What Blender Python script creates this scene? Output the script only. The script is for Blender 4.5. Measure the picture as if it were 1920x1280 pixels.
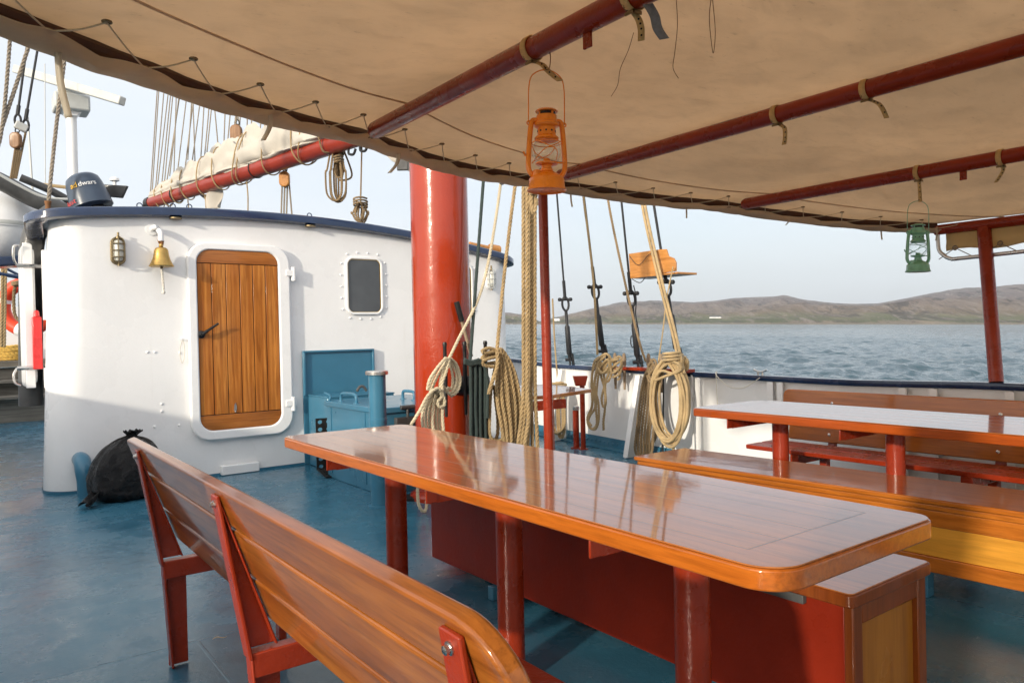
import bpy, bmesh, math, random
import numpy as np
from mathutils import Vector, Matrix, noise
from math import sin, cos, pi, radians, sqrt, atan2
for o in list(bpy.data.objects): bpy.data.objects.remove(o)
S = bpy.context.scene
COL = S.collection
random.seed(7)
# ------------------------------------------------------------------ camera
YAW, PIT, ROL, FPX, CH = radians(36.75), radians(-0.57), radians(-1.29), 1394.0, 1.2
_f = Vector((sin(YAW)*cos(PIT), cos(YAW)*cos(PIT), sin(PIT)))
_r0 = _f.cross(Vector((0, 0, 1))).normalized(); _u0 = _r0.cross(_f)
_r = _r0*cos(ROL) + _u0*sin(ROL); _u = _u0*cos(ROL) - _r0*sin(ROL)
CAM = Vector((0, 0, CH))
cd = bpy.data.cameras.new('camera'); co = bpy.data.objects.new('camera', cd); COL.objects.link(co)
cd.sensor_width = 36; cd.lens = 36*FPX/1920; cd.clip_start = .02; cd.clip_end = 30000
M = Matrix((_r, _u, -_f)).transposed().to_4x4(); M.translation = CAM
co.matrix_world = M
S.camera = co
# ------------------------------------------------------------------ world, sun, exposure
SUN_AZ = atan2(-.94, -.34)          # from +Y towards +X
SUN_EL = radians(15.0)
w = bpy.data.worlds.new('World'); S.world = w; w.use_nodes = True
nt = w.node_tree; bg = nt.nodes['Background']
sky = nt.nodes.new('ShaderNodeTexSky'); sky.sky_type = 'NISHITA'; sky.sun_disc = False
sky.sun_elevation = SUN_EL; sky.sun_rotation = SUN_AZ % (2*pi)
sky.altitude = 0; sky.air_density = 1.0; sky.dust_density = 3.0; sky.ozone_density = 1.5
# thin high cloud veil mixed over the clear sky
tc = nt.nodes.new('ShaderNodeTexCoord'); mp = nt.nodes.new('ShaderNodeMapping'); mp.inputs['Scale'].default_value = (1.2, 1.2, 4.5)
cn = nt.nodes.new('ShaderNodeTexNoise'); cn.inputs['Scale'].default_value = 1.6; cn.inputs['Detail'].default_value = 6
cr = nt.nodes.new('ShaderNodeMapRange'); cr.inputs['From Min'].default_value = .3; cr.inputs['From Max'].default_value = .75
cr.inputs['To Min'].default_value = .66; cr.inputs['To Max'].default_value = .95
mx = nt.nodes.new('ShaderNodeMix'); mx.data_type = 'RGBA'
# the veil is brightest around the sun (forward scattering) and pale grey away from it
dv = nt.nodes.new('ShaderNodeVectorMath'); dv.operation = 'DOT_PRODUCT'
dv.inputs[1].default_value = (sin(SUN_AZ)*cos(SUN_EL), cos(SUN_AZ)*cos(SUN_EL), sin(SUN_EL)); nt.links.new(tc.outputs['Generated'], dv.inputs[0])
vr = nt.nodes.new('ShaderNodeValToRGB'); e_ = vr.color_ramp.elements
e_[0].position = .0; e_[0].color = (4.1, 4.3, 4.55, 1); e_[1].position = 1.0; e_[1].color = (11.5, 10.8, 9.9, 1)
e2 = e_.new(.55); e2.color = (5.0, 5.15, 5.35, 1); e3 = e_.new(.8); e3.color = (7.6, 7.5, 7.3, 1)
mr = nt.nodes.new('ShaderNodeMapRange'); mr.inputs['From Min'].default_value = -1; nt.links.new(dv.outputs['Value'], mr.inputs['Value']); nt.links.new(mr.outputs[0], vr.inputs['Fac'])
nt.links.new(vr.outputs['Color'], mx.inputs['B'])
nt.links.new(tc.outputs['Generated'], mp.inputs[0]); nt.links.new(mp.outputs[0], cn.inputs['Vector'])
nt.links.new(cn.outputs['Fac'], cr.inputs['Value']); nt.links.new(cr.outputs[0], mx.inputs['Factor'])
nt.links.new(sky.outputs[0], mx.inputs['A']); nt.links.new(mx.outputs['Result'], bg.inputs['Color'])
bg.inputs['Strength'].default_value = 0.126
sd = bpy.data.lights.new('sun', 'SUN'); sd.energy = 2.25; sd.angle = radians(1.8); sd.color = (1, .90, .74)
so = bpy.data.objects.new('sun', sd); COL.objects.link(so)
SUNV = Vector((sin(SUN_AZ)*cos(SUN_EL), cos(SUN_AZ)*cos(SUN_EL), sin(SUN_EL)))
so.rotation_euler = SUNV.to_track_quat('Z', 'Y').to_euler(); so.location = (-4, -2, 8)
S.view_settings.view_transform = 'Standard'; S.view_settings.look = 'None'
S.view_settings.exposure = 0.90; S.view_settings.gamma = 1

# ------------------------------------------------------------------ helpers
def W(x, y, ax, v):
    """photo pixel -> point on the ship plane ax = v"""
    d = _f + _r*((x-960)/FPX) - _u*((y-640)/FPX)
    i = 'xyz'.index(ax); t = (v-CAM[i])/d[i]
    return CAM + d*t
def V(*a): return Vector(a)
ORG = {}
def props(o, label=None, cat=None, group=None, kind=None):
    if label: o['label'] = label
    if cat: o['category'] = cat
    if group: o['group'] = group
    if kind: o['kind'] = kind
    return o
def thing(name, loc, label, cat, group=None):
    o = bpy.data.objects.new(name, None); COL.objects.link(o); o.empty_display_size = .1
    o.location = loc; ORG[o] = Vector(loc)
    return props(o, label, cat, group)
class MB:
    def __init__(s): s.v = []; s.f = []; s.n = 0; s.uv = None
    def add(s, vs, fs):
        k = s.n
        s.v.extend([tuple(p) for p in vs]); s.f.extend([tuple(i+k for i in q) for q in fs]); s.n += len(vs); return s
    def box(s, c, d, rot=None):
        c = Vector(c); hx, hy, hz = d[0]/2, d[1]/2, d[2]/2
        vs = [Vector((sx*hx, sy*hy, sz*hz)) for sx in (-1, 1) for sy in (-1, 1) for sz in (-1, 1)]
        if rot is not None: vs = [rot @ p for p in vs]
        return s.add([c+p for p in vs], [(0,1,3,2),(4,6,7,5),(0,4,5,1),(2,3,7,6),(0,2,6,4),(1,5,7,3)])
    def bx(s, x0, x1, y0, y1, z0, z1): return s.box(((x0+x1)/2, (y0+y1)/2, (z0+z1)/2), (x1-x0, y1-y0, z1-z0))
    def bar(s, a, b, wx, wz, up=(0, 0, 1)):
        a, b = Vector(a), Vector(b); t = (b-a); L = t.length; t.normalize(); up = Vector(up)
        if abs(t.dot(up)) > .98: up = Vector((1, 0, 0))
        x = t.cross(up).normalized(); z = x.cross(t)
        R = Matrix((x, t, z)).transposed()
        return s.box((a+b)/2, (wx, L, wz), R)
    def tube(s, path, r, seg=12, closed=False, caps=True, lobes=0, amp=.18, pitch=7.0):
        P_ = [Vector(p) for p in path]; n = len(P_)
        rr = r if hasattr(r, '__len__') else [r]*n
        T = []
        for i in range(n):
            if closed: t = P_[(i+1) % n]-P_[i-1]
            else: t = P_[min(i+1, n-1)]-P_[max(i-1, 0)]
            if t.length < 1e-9: t = Vector((0, 0, 1))
            T.append(t.normalized())
        a = Vector((0, 0, 1)) if abs(T[0].z) < .9 else Vector((1, 0, 0))
        N = T[0].cross(a).normalized(); k = s.n; ph = 0; vs = []
        for i in range(n):
            if i:
                N = N - T[i]*N.dot(T[i])
                if N.length < 1e-6: N = T[i].orthogonal()
                N.normalize(); ph += (P_[i]-P_[i-1]).length/max(rr[i], 1e-6)*2*pi/pitch
            B = T[i].cross(N)
            for j in range(seg):
                th = 2*pi*j/seg
                q = rr[i]*(1+amp*cos(lobes*th-ph)) if lobes else rr[i]
                vs.append(P_[i]+(N*cos(th)+B*sin(th))*q)
        fs = []
        for i in range(n if closed else n-1):
            i2 = (i+1) % n
            for j in range(seg):
                j2 = (j+1) % seg
                fs.append((i*seg+j, i*seg+j2, i2*seg+j2, i2*seg+j))
        if caps and not closed:
            fs.append(tuple(range(seg-1, -1, -1))); fs.append(tuple((n-1)*seg+j for j in range(seg)))
        return s.add(vs, fs)
    def rope(s, path, r, lobes=3, amp=.13, pitch=5.2, closed=False):
        if lobes != 3: return s.tube(resample(path, r*1.5, closed), r, 10, closed, True, lobes, amp, pitch)
        pts = resample(path, r*.85, closed); n = len(pts); N = None; ph = 0; S3 = [[], [], []]
        for i in range(n):                                   # three laid strands
            t = (pts[(i+1) % n]-pts[i-1]) if closed else (pts[min(i+1, n-1)]-pts[max(i-1, 0)])
            t = t.normalized() if t.length > 1e-9 else Vector((0, 0, 1))
            N = (t.orthogonal() if N is None else N-t*N.dot(t)); N = t.orthogonal() if N.length < 1e-6 else N; N.normalize(); B = t.cross(N)
            for k in range(3):
                a = ph+k*2*pi/3; S3[k].append(pts[i]+(N*cos(a)+B*sin(a))*r*.50)
            ph += .85*2*pi/6.6
        for k in range(3): s.tube(S3[k], r*.54, 6)
        return s
    def lathe(s, prof, o=(0, 0, 0), ax=(0, 0, 1), seg=24, cap0=True, cap1=True):
        ax = Vector(ax).normalized(); o = Vector(o); x = ax.orthogonal().normalized(); y = ax.cross(x)
        vs = [o+ax*z+(x*cos(2*pi*j/seg)+y*sin(2*pi*j/seg))*r for r, z in prof for j in range(seg)]
        fs = [(i*seg+j, i*seg+(j+1) % seg, (i+1)*seg+(j+1) % seg, (i+1)*seg+j) for i in range(len(prof)-1) for j in range(seg)]
        if cap0: fs.append(tuple(range(seg-1, -1, -1)))
        if cap1: fs.append(tuple((len(prof)-1)*seg+j for j in range(seg)))
        return s.add(vs, fs)
    def prism(s, out, th, o, ux, uy):
        """outline (2-D list) extruded th along ux x uy"""
        o = Vector(o); ux = Vector(ux); uy = Vector(uy); nz = ux.cross(uy).normalized(); n = len(out)
        a = [o+ux*p[0]+uy*p[1] for p in out]; b = [p+nz*th for p in a]
        fs = [tuple(range(n-1, -1, -1)), tuple(range(n, 2*n))]+[(i, (i+1) % n, n+(i+1) % n, n+i) for i in range(n)]
        return s.add(a+b, fs)
    def ring(s, out, inn, th, o, ux, uy):
        o = Vector(o); ux = Vector(ux); uy = Vector(uy); nz = ux.cross(uy).normalized(); n = len(out)
        L = [[o+ux*p[0]+uy*p[1]+nz*h for p in q] for q, h in ((out, 0), (out, th), (inn, th), (inn, 0))]
        fs = [(k*n+i, k*n+(i+1) % n, ((k+1) % 4)*n+(i+1) % n, ((k+1) % 4)*n+i) for k in range(4) for i in range(n)]
        return s.add(sum(L, []), fs)
    def grid(s, pts):
        n = len(pts); m = len(pts[0])
        return s.add([p for r in pts for p in r], [(i*m+j, i*m+j+1, (i+1)*m+j+1, (i+1)*m+j) for i in range(n-1) for j in range(m-1)])
    def ball(s, c, r, seg=8, sz=1.0):
        c = Vector(c); prof = [(r*sin(pi*k/seg), -r*sz*cos(pi*k/seg)) for k in range(1, seg)]
        return s.lathe(prof, c, (0, 0, 1), max(8, seg+2))
    def build(s, name, m, parent=None, bevel=0, flat=False, angle=35, seg=2, fix=True, solid=0, subd=0):
        me = bpy.data.meshes.new(name)
        if parent is not None: o_ = ORG[parent]
        else:
            A = np.array(s.v); o_ = Vector(((A[:, 0].min()+A[:, 0].max())/2, (A[:, 1].min()+A[:, 1].max())/2, A[:, 2].min()))
        me.from_pydata([(p[0]-o_[0], p[1]-o_[1], p[2]-o_[2]) for p in s.v], [], s.f)
        if fix:
            b = bmesh.new(); b.from_mesh(me); bmesh.ops.recalc_face_normals(b, faces=b.faces); b.to_mesh(me); b.free()
        if not flat:
            me.shade_smooth(); me.set_sharp_from_angle(angle=radians(angle))
        me.materials.append(m)
        o = bpy.data.objects.new(name, me); COL.objects.link(o)
        if parent is not None: o.parent = parent; ORG[o] = ORG[parent]
        else: o.location = o_; ORG[o] = o_
        if solid: q = o.modifiers.new('Solidify', 'SOLIDIFY'); q.thickness = solid; q.offset = 0
        if bevel:
            q = o.modifiers.new('Bevel', 'BEVEL'); q.width = bevel; q.segments = seg; q.limit_method = 'ANGLE'; q.angle_limit = radians(40); q.harden_normals = False
        if subd: q = o.modifiers.new('Subdivision', 'SUBSURF'); q.levels = subd; q.render_levels = subd
        return o
def clone(o, parent=None, loc=None, rotz=None):
    c = o.copy(); COL.objects.link(c); ORG[c] = ORG[o]
    if parent is not None: c.parent = parent
    if loc is not None: c.location = loc
    if rotz is not None: c.rotation_euler = (0, 0, rotz)
    for ch in [q for q in bpy.data.objects if q.parent == o]: clone(ch, c)
    return c
def spline(pts, n=10, closed=False):
    P_ = [Vector(p) for p in pts]; m = len(P_); out = []
    g = (lambda i: P_[i % m]) if closed else (lambda i: P_[max(0, min(m-1, i))])
    for i in range(m if closed else m-1):
        a, b, c, d = g(i-1), g(i), g(i+1), g(i+2)
        for k in range(n):
            t = k/n
            out.append(.5*((2*b)+(c-a)*t+(2*a-5*b+4*c-d)*t*t+(3*b-a-3*c+d)*t**3))
    if not closed: out.append(P_[-1])
    return out
def resample(path, step, closed=False):
    P_ = np.array([tuple(p) for p in path])
    if closed: P_ = np.vstack([P_, P_[:1]])
    d = np.concatenate([[0], np.cumsum(np.linalg.norm(np.diff(P_, axis=0), axis=1))])
    n = max(3, int(d[-1]/step)); t = np.linspace(0, d[-1], n+1)
    if closed: t = t[:-1]
    return [Vector(q) for q in np.stack([np.interp(t, d, P_[:, k]) for k in range(3)], 1)]
def rrect(x0, x1, y0, y1, r, k=8):
    rs = r if hasattr(r, '__len__') else (r,)*4
    out = []
    for (cx, cy, a, q) in ((x1-rs[0], y1-rs[0], 0, rs[0]), (x0+rs[1], y1-rs[1], 90, rs[1]), (x0+rs[2], y0+rs[2], 180, rs[2]), (x1-rs[3], y0+rs[3], 270, rs[3])):
        for i in range(k+1):
            t = radians(a+90*i/k); out.append((cx+q*cos(t), cy+q*sin(t)))
    return out
def clip(poly, a, b, keep):           # keep points with a.p <= b (half plane)
    out = []
    for i in range(len(poly)):
        p, q = poly[i], poly[(i+1) % len(poly)]
        fp = a[0]*p[0]+a[1]*p[1]-b; fq = a[0]*q[0]+a[1]*q[1]-b
        if fp <= 0: out.append(p)
        if (fp < 0 < fq) or (fq < 0 < fp):
            t = fp/(fp-fq); out.append((p[0]+(q[0]-p[0])*t, p[1]+(q[1]-p[1])*t))
    return out
def strip_of(poly, x0, x1, y0, y1):
    for a, b in (((1, 0), x1), ((-1, 0), -x0), ((0, 1), y1), ((0, -1), -y0)): poly = clip(poly, a, b, 0)
    return poly
# ------------------------------------------------------------------ materials
def newmat(n):
    m = bpy.data.materials.new(n); m.use_nodes = True
    t = m.node_tree; return m, t, t.nodes, t.links, t.nodes['Principled BSDF']
def coords(t, scale, src='Object', rot=(0, 0, 0)):
    c = t.nodes.new('ShaderNodeTexCoord'); q = t.nodes.new('ShaderNodeMapping')
    q.inputs['Scale'].default_value = scale; q.inputs['Rotation'].default_value = rot
    t.links.new(c.outputs[src], q.inputs[0]); return q.outputs[0]
def nz(t, vec, scale, detail=4, rough=.55, dist=0):
    n = t.nodes.new('ShaderNodeTexNoise'); n.inputs['Scale'].default_value = scale; n.inputs['Detail'].default_value = detail
    n.inputs['Roughness'].default_value = rough; n.inputs['Distortion'].default_value = dist
    t.links.new(vec, n.inputs['Vector']); return n.outputs['Fac']
def ramp(t, fac, stops):
    r = t.nodes.new('ShaderNodeValToRGB'); e = r.color_ramp.elements
    while len(e) < len(stops): e.new(.5)
    for q, (p, c) in zip(e, stops): q.position = p; q.color = (*c, 1) if len(c) == 3 else c
    t.links.new(fac, r.inputs['Fac']); return r.outputs['Color']
def mrange(t, v, a, b, c, d):
    r = t.nodes.new('ShaderNodeMapRange')
    for k, x in zip(('From Min', 'From Max', 'To Min', 'To Max'), (a, b, c, d)): r.inputs[k].default_value = x
    t.links.new(v, r.inputs['Value']); return r.outputs[0]
def mixc(t, fac, a, b, mode='MIX'):
    m = t.nodes.new('ShaderNodeMix'); m.data_type = 'RGBA'; m.blend_type = mode
    for k, x in (('Factor', fac), ('A', a), ('B', b)):
        if isinstance(x, (int, float)): m.inputs[k].default_value = x
        elif isinstance(x, tuple): m.inputs[k].default_value = (*x, 1)
        else: t.links.new(x, m.inputs[k])
    return m.outputs['Result']
def mathn(t, op, a, b=0):
    m = t.nodes.new('ShaderNodeMath'); m.operation = op
    for k, x in ((0, a), (1, b)):
        if isinstance(x, (int, float)): m.inputs[k].default_value = x
        else: t.links.new(x, m.inputs[k])
    return m.outputs[0]
def bump(t, h, b, strength=.3, dist=.01, coat=False):
    n = t.nodes.new('ShaderNodeBump'); n.inputs['Strength'].default_value = strength; n.inputs['Distance'].default_value = dist
    t.links.new(h, n.inputs['Height'])
    t.links.new(n.outputs[0], b.inputs['Normal'])
    if coat: t.links.new(n.outputs[0], b.inputs['Coat Normal'])
def hsv(c, k): return tuple(min(1, x*k) for x in c)
def paint(name, c, rough=.3, coat=.0, var=.12, scale=3, bs=.25, bd=.004, chips=None, metal=0, streak=0):
    m, t, n, l, b = newmat(name)
    v = coords(t, (1, 1, 1)); f = nz(t, v, scale, 5); g = nz(t, v, scale*14, 3)
    col = ramp(t, f, [(.3, hsv(c, 1-var)), (.7, hsv(c, 1+var))])
    if chips:
        h = nz(t, v, chips[1], 6, .7); k = mrange(t, h, chips[2], chips[2]+.05, 0, 1)
        col = mixc(t, k, col, chips[0])
    l.new(col, b.inputs['Base Color']); b.inputs['Metallic'].default_value = metal
    l.new(mrange(t, f, .3, .7, max(.03, rough-.08), rough+.1), b.inputs['Roughness'])
    b.inputs['Coat Weight'].default_value = coat; b.inputs['Coat Roughness'].default_value = .08; b.inputs['Specular IOR Level'].default_value = .32
    if streak:
        z_ = nz(t, coords(t, (6, 6, .35)), 1.6, 6, .7, .3); col = mixc(t, mrange(t, z_, .62, .78, 0, streak), col, (.42, .36, .27)); l.new(col, b.inputs['Base Color'])
    h = mathn(t, 'ADD', mathn(t, 'MULTIPLY', f, 2.0), mathn(t, 'MULTIPLY', g, .35))
    bump(t, h, b, bs, bd, coat > 0)
    return m
def wood(name, c1, c2, c3, axis, coat=1.0, rough=.35, gs=1.0, crough=.05, wav=.5, plank=None):
    """varnished wood, grain along an axis"""
    m, t, n, l, b = newmat(name)
    sc = {'x': (.5, 9, 9), 'y': (9, .5, 9), 'z': (9, 9, .5)}[axis]
    v = coords(t, tuple(q*gs for q in sc)); v2 = coords(t, tuple(q*gs*6 for q in sc))
    a = nz(t, v, 1.0, 5, .6, 1.2); fine = nz(t, v2, 1.0, 4, .7, .2)
    big = nz(t, coords(t, (1.3, 1.3, 1.3)), 1.6, 3)
    col = ramp(t, a, [(.28, c1), (.5, c2), (.72, c3)])
    col = mixc(t, mrange(t, fine, .45, .68, 0, .52), col, hsv(c1, .55))
    col = mixc(t, mrange(t, big, .35, .7, 0, .35), col, hsv(c1, .7))
    if plank:
        pk = nz(t, coords(t, plank), 1.0, 0)
        col = mixc(t, mrange(t, pk, .3, .7, 0, .75), col, hsv(c1, .9)); sw = nz(t, coords(t, tuple(q*1.2 for q in sc)), 1.0, 3, .5, 3.0)
        col = mixc(t, mrange(t, sw, .52, .62, 0, .55), col, hsv(c1, .65))
    l.new(col, b.inputs['Base Color']); b.inputs['Roughness'].default_value = rough
    b.inputs['Coat Weight'].default_value = coat; b.inputs['Coat IOR'].default_value = 1.43; b.inputs['Specular IOR Level'].default_value = .12
    cs = nz(t, coords(t, (2.2, 2.2, 2.2)), 3.0, 4)
    l.new(mrange(t, cs, .35, .75, crough*.6, crough*2.2), b.inputs['Coat Roughness'])
    wv = nz(t, coords(t, {'x': (2.5, 9, 9), 'y': (9, 2.5, 9), 'z': (9, 9, 2.5)}[axis]), 1.0, 3)
    h = mathn(t, 'ADD', mathn(t, 'MULTIPLY', wv, wav), mathn(t, 'MULTIPLY', fine, .06))
    bump(t, h, b, .3, .006, True)
    return m
def metal(name, c, rough=.3, var=.25, scale=25):
    m, t, n, l, b = newmat(name)
    f = nz(t, coords(t, (1, 1, 1)), scale, 5)
    l.new(ramp(t, f, [(.3, hsv(c, 1-var)), (.7, c)]), b.inputs['Base Color']); b.inputs['Metallic'].default_value = 1
    l.new(mrange(t, f, .3, .7, rough, rough+.2), b.inputs['Roughness']); bump(t, f, b, .15, .002)
    return m
def ropem(name, c, var=.3):
    m, t, n, l, b = newmat(name)
    v = coords(t, (1, 1, 1)); f = nz(t, v, 9, 4); g = nz(t, v, 260, 3, .7)
    col = ramp(t, f, [(.3, hsv(c, 1-var)), (.7, hsv(c, 1.1))])
    col = mixc(t, mrange(t, g, .4, .7, 0, .45), col, hsv(c, .5))
    l.new(col, b.inputs['Base Color']); b.inputs['Roughness'].default_value = .85
    b.inputs['Sheen Weight'].default_value = .15
    bump(t, g, b, .6, .002); return m
def thin_glass(name, tint=(.95, .97, .97), refl=1.0):
    m, t, n, l, b = newmat(name); n.remove(b)
    tr = n.new('ShaderNodeBsdfTransparent'); tr.inputs[0].default_value = (*tint, 1)
    gl = n.new('ShaderNodeBsdfGlossy'); gl.inputs['Roughness'].default_value = .03
    fr = n.new('ShaderNodeLayerWeight'); fr.inputs[0].default_value = .5
    nn = nz(t, coords(t, (1, 1, 1)), 30, 2); bp = n.new('ShaderNodeBump'); bp.inputs['Strength'].default_value = .05
    l.new(nn, bp.inputs['Height']); l.new(bp.outputs[0], gl.inputs['Normal'])
    ms = n.new('ShaderNodeMixShader'); l.new(mathn(t, 'ADD', mathn(t, 'MULTIPLY', mathn(t, 'POWER', fr.outputs['Facing'], 3), .55*refl), .05), ms.inputs[0]); l.new(tr.outputs[0], ms.inputs[1]); l.new(gl.outputs[0], ms.inputs[2])
    l.new(ms.outputs[0], n['Material Output'].inputs[0]); return m
MT = {}
MT['white'] = paint('white_paint', (.80, .80, .80), .28, .25, .03, 2.2, .35, .006, ((.62, .6, .55), 7, .79), 0, .22)
MT['white_trim'] = paint('white_trim', (.82, .82, .82), .3, .2, .03, 5, .2, .003)
MT['navy'] = paint('navy_paint', (.012, .028, .075), .22, .5, .2, 6, .4, .004, ((.12, .15, .2), 10, .72))
MT['blue'] = paint('blue_paint', (.040, .155, .245), .3, .3, .12, 3, .35, .004)
MT['mastred'] = paint('mast_red', (.33, .030, .006), .18, .5, .06, 5, .45, .005)
MT['red'] = paint('red_paint', (.27, .026, .006), .28, .18, .12, 8, .55, .005)
MT['darkred'] = paint('dark_red_paint', (.21, .018, .006), .35, .15, .12, 6, .5, .004)
MT['boomred'] = paint('boom_red', (.27, .030, .015), .35, .2, .15, 5, .4, .004)
_b = MT['darkred'].node_tree.nodes['Principled BSDF']; _b.inputs['Specular IOR Level'].default_value = .2; _b.inputs['Coat Weight'].default_value = 0
MT['black'] = paint('black_paint', (.012, .012, .013), .35, .1, .3, 20, .4, .003)
MT['rubber'] = paint('black_rubber', (.012, .012, .012), .6, 0, .3, 20, .4, .003)
MT['grey'] = paint('grey_metal', (.075, .075, .075), .4, .1, .35, 5, .4, .006, ((.22, .2, .18), 9, .7))
MT['lgrey'] = paint('light_grey_paint', (.5, .51, .49), .4, .1, .1, 6, .3, .003)
MT['orange'] = paint('orange_enamel', (.95, .27, .02), .3, .5, .1, 18, .3, .002)
MT['green'] = paint('green_enamel', (.20, .47, .32), .28, .5, .12, 18, .3, .002)
MT['brass'] = metal('brass', (.55, .36, .12), .28)
MT['bronze'] = metal('old_bronze', (.28, .22, .13), .4)
MT['steel'] = metal('steel', (.65, .63, .6), .22)
MT['rust'] = paint('rusty_metal', (.18, .08, .03), .7, 0, .5, 30, .5, .003)
MT['wire'] = paint('tarred_wire', (.022, .023, .026), .5, .1, .3, 40, .5, .003)
MT['table'] = wood('table_varnish', (.28, .088, .022), (.44, .152, .036), (.53, .205, .055), 'y', 1.0, .3, 1.0, .035, .22)
MT['edge'] = wood('table_edge', (.36, .088, .010), (.49, .128, .014), (.56, .165, .020), 'y', 1.0, .3, 1.6, .06, .5)
MT['bench'] = wood('bench_varnish', (.15, .040, .007), (.33, .100, .015), (.48, .170, .029), 'y', .8, .3, 1.0, .05, .6)
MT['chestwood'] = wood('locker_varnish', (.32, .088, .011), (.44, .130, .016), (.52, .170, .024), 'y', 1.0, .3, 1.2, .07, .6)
MT['ply'] = wood('yellow_plywood', (.60, .265, .032), (.68, .31, .040), (.74, .36, .055), 'y', .8, .35, .5, .12, .4)
MT['door'] = wood('door_varnish', (.32, .095, .016), (.56, .21, .040), (.70, .31, .075), 'z', .4, .38, 1.0, .12, .6, (31, 0, 0))
MT['doorrail'] = wood('door_rail', (.24, .075, .016), (.38, .13, .028), (.46, .17, .04), 'x', .7, .38, 1.0, .12, .6)
MT['endwood'] = wood('locker_end', (.15, .034, .008), (.22, .052, .010), (.28, .075, .014), 'z', .5, .3, 1.0, .06, .5)
MT['edgered'] = wood('table_edge_red', (.30, .055, .008), (.40, .075, .010), (.47, .10, .015), 'y', 1.0, .3, 1.6, .06, .5)
MT['endpanel'] = wood('locker_end_panel', (.28, .10, .014), (.35, .135, .018), (.42, .17, .026), 'z', .4, .4, .6, .15, .4)
MT['boardwood'] = wood('side_board', (.40, .16, .04), (.56, .25, .07), (.62, .3, .09), 'y', .5, .4, 1.0, .15, .5)
MT['greywood'] = wood('weathered_wood', (.10, .09, .075), (.24, .22, .185), (.34, .31, .265), 'x', 0, .8, .6, .5, .6)
MT['pin'] = wood('belaying_pin_wood', (.20, .14, .09), (.30, .22, .15), (.38, .3, .21), 'z', .1, .6, 3, .3, .4)
MT['block'] = wood('block_wood', (.20, .1, .05), (.30, .16, .08), (.38, .22, .12), 'z', .3, .5, 3, .3, .4)
MT['rope'] = ropem('hemp_rope', (.50, .36, .185))
MT['tan'] = ropem('tan_rope', (.42, .295, .145))
MT['brown'] = ropem('brown_rope', (.27, .185, .095))
MT['pale'] = ropem('pale_rope', (.66, .57, .40), .2)
MT['cord'] = ropem('grey_cord', (.30, .25, .19), .2)
MT['greenrope'] = ropem('dark_green_rope', (.030, .050, .047), .3)
MT['yellowrope'] = ropem('yellow_rope', (.72, .45, .09), .2)
MT['whitecord'] = ropem('white_cord', (.7, .66, .58), .1)
MT['leather'] = paint('leather_strap', (.62, .43, .19), .6, 0, .25, 25, .5, .002, ((.12, .07, .03), 30, .62))
MT['webbing'] = paint('grey_webbing', (.22, .23, .25), .8, 0, .2, 60, .5, .002)
MT['buoy'] = paint('life_ring_red', (.70, .06, .02), .45, .1, .1, 6, .3, .003)
MT['fire'] = paint('signal_red', (.6, .03, .03), .3, .3, .1, 6, .3, .003)
MT['glass'] = thin_glass('lamp_glass')
MT['frost'] = paint('frosted_glass', (.55, .55, .5), .2, .6, .1, 10, .2, .003)
def m_pane():
    m, t, n, l, b = newmat('window_glass')
    f = nz(t, coords(t, (1, 1, 1)), 3, 3)
    l.new(ramp(t, f, [(.3, (.04, .044, .048)), (.7, (.065, .07, .076))]), b.inputs['Base Color'])
    b.inputs['Roughness'].default_value = .03; b.inputs['Coat Weight'].default_value = .5; b.inputs['Coat Roughness'].default_value = .02
    bump(t, f, b, .05, .002); return m
MT['pane'] = m_pane()
def m_deck():
    m, t, n, l, b = newmat('deck_paint')
    v = coords(t, (1, 1, 1)); a = nz(t, v, 1.1, 6, .6, .6); c = nz(t, v, 5.5, 6, .65); d = nz(t, v, 60, 4, .7)
    st = nz(t, coords(t, (2.2, .8, 1)), 3, 6, .7, .8)
    col = ramp(t, a, [(.3, (.026, .105, .165)), (.55, (.036, .138, .212)), (.75, (.048, .162, .238))])
    col = mixc(t, mrange(t, st, .52, .75, 0, .15), col, (.09, .18, .235))
    col = mixc(t, mrange(t, d, .62, .75, 0, .6), col, (.02, .06, .09))
    dirt = nz(t, v, 17, 5, .75)
    col = mixc(t, mrange(t, dirt, .68, .76, 0, .4), col, (.16, .15, .12))
    rs = nz(t, v, 7.3, 7, .8, .3); col = mixc(t, mrange(t, rs, .73, .76, 0, .7), col, (.13, .07, .035))
    sc_ = nz(t, coords(t, (22, 1.2, 1), 'Object', (0, 0, .5)), 1.4, 5, .7, .5); col = mixc(t, mrange(t, sc_, .66, .70, 0, .35), col, (.16, .24, .28))
    l.new(col, b.inputs['Base Color'])
    l.new(mrange(t, mathn(t, 'ADD', mathn(t, 'MULTIPLY', c, .5), mathn(t, 'MULTIPLY', a, .5)), .38, .62, .08, .40), b.inputs['Roughness'])
    h = mathn(t, 'ADD', mathn(t, 'MULTIPLY', c, 1.0), mathn(t, 'MULTIPLY', d, .22))
    bk = n.new('ShaderNodeTexBrick'); bk.inputs['Scale'].default_value = 1.0; bk.inputs['Brick Width'].default_value = 1.35; bk.inputs['Row Height'].default_value = 2.6; bk.inputs['Mortar Size'].default_value = .009; bk.inputs['Mortar Smooth'].default_value = .6
    l.new(v, bk.inputs['Vector']); h = mathn(t, 'ADD', h, mathn(t, 'MULTIPLY', bk.outputs['Fac'], .35))     # plate welds
    bump(t, h, b, .5, .008); return m
MT['deck'] = m_deck()
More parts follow.
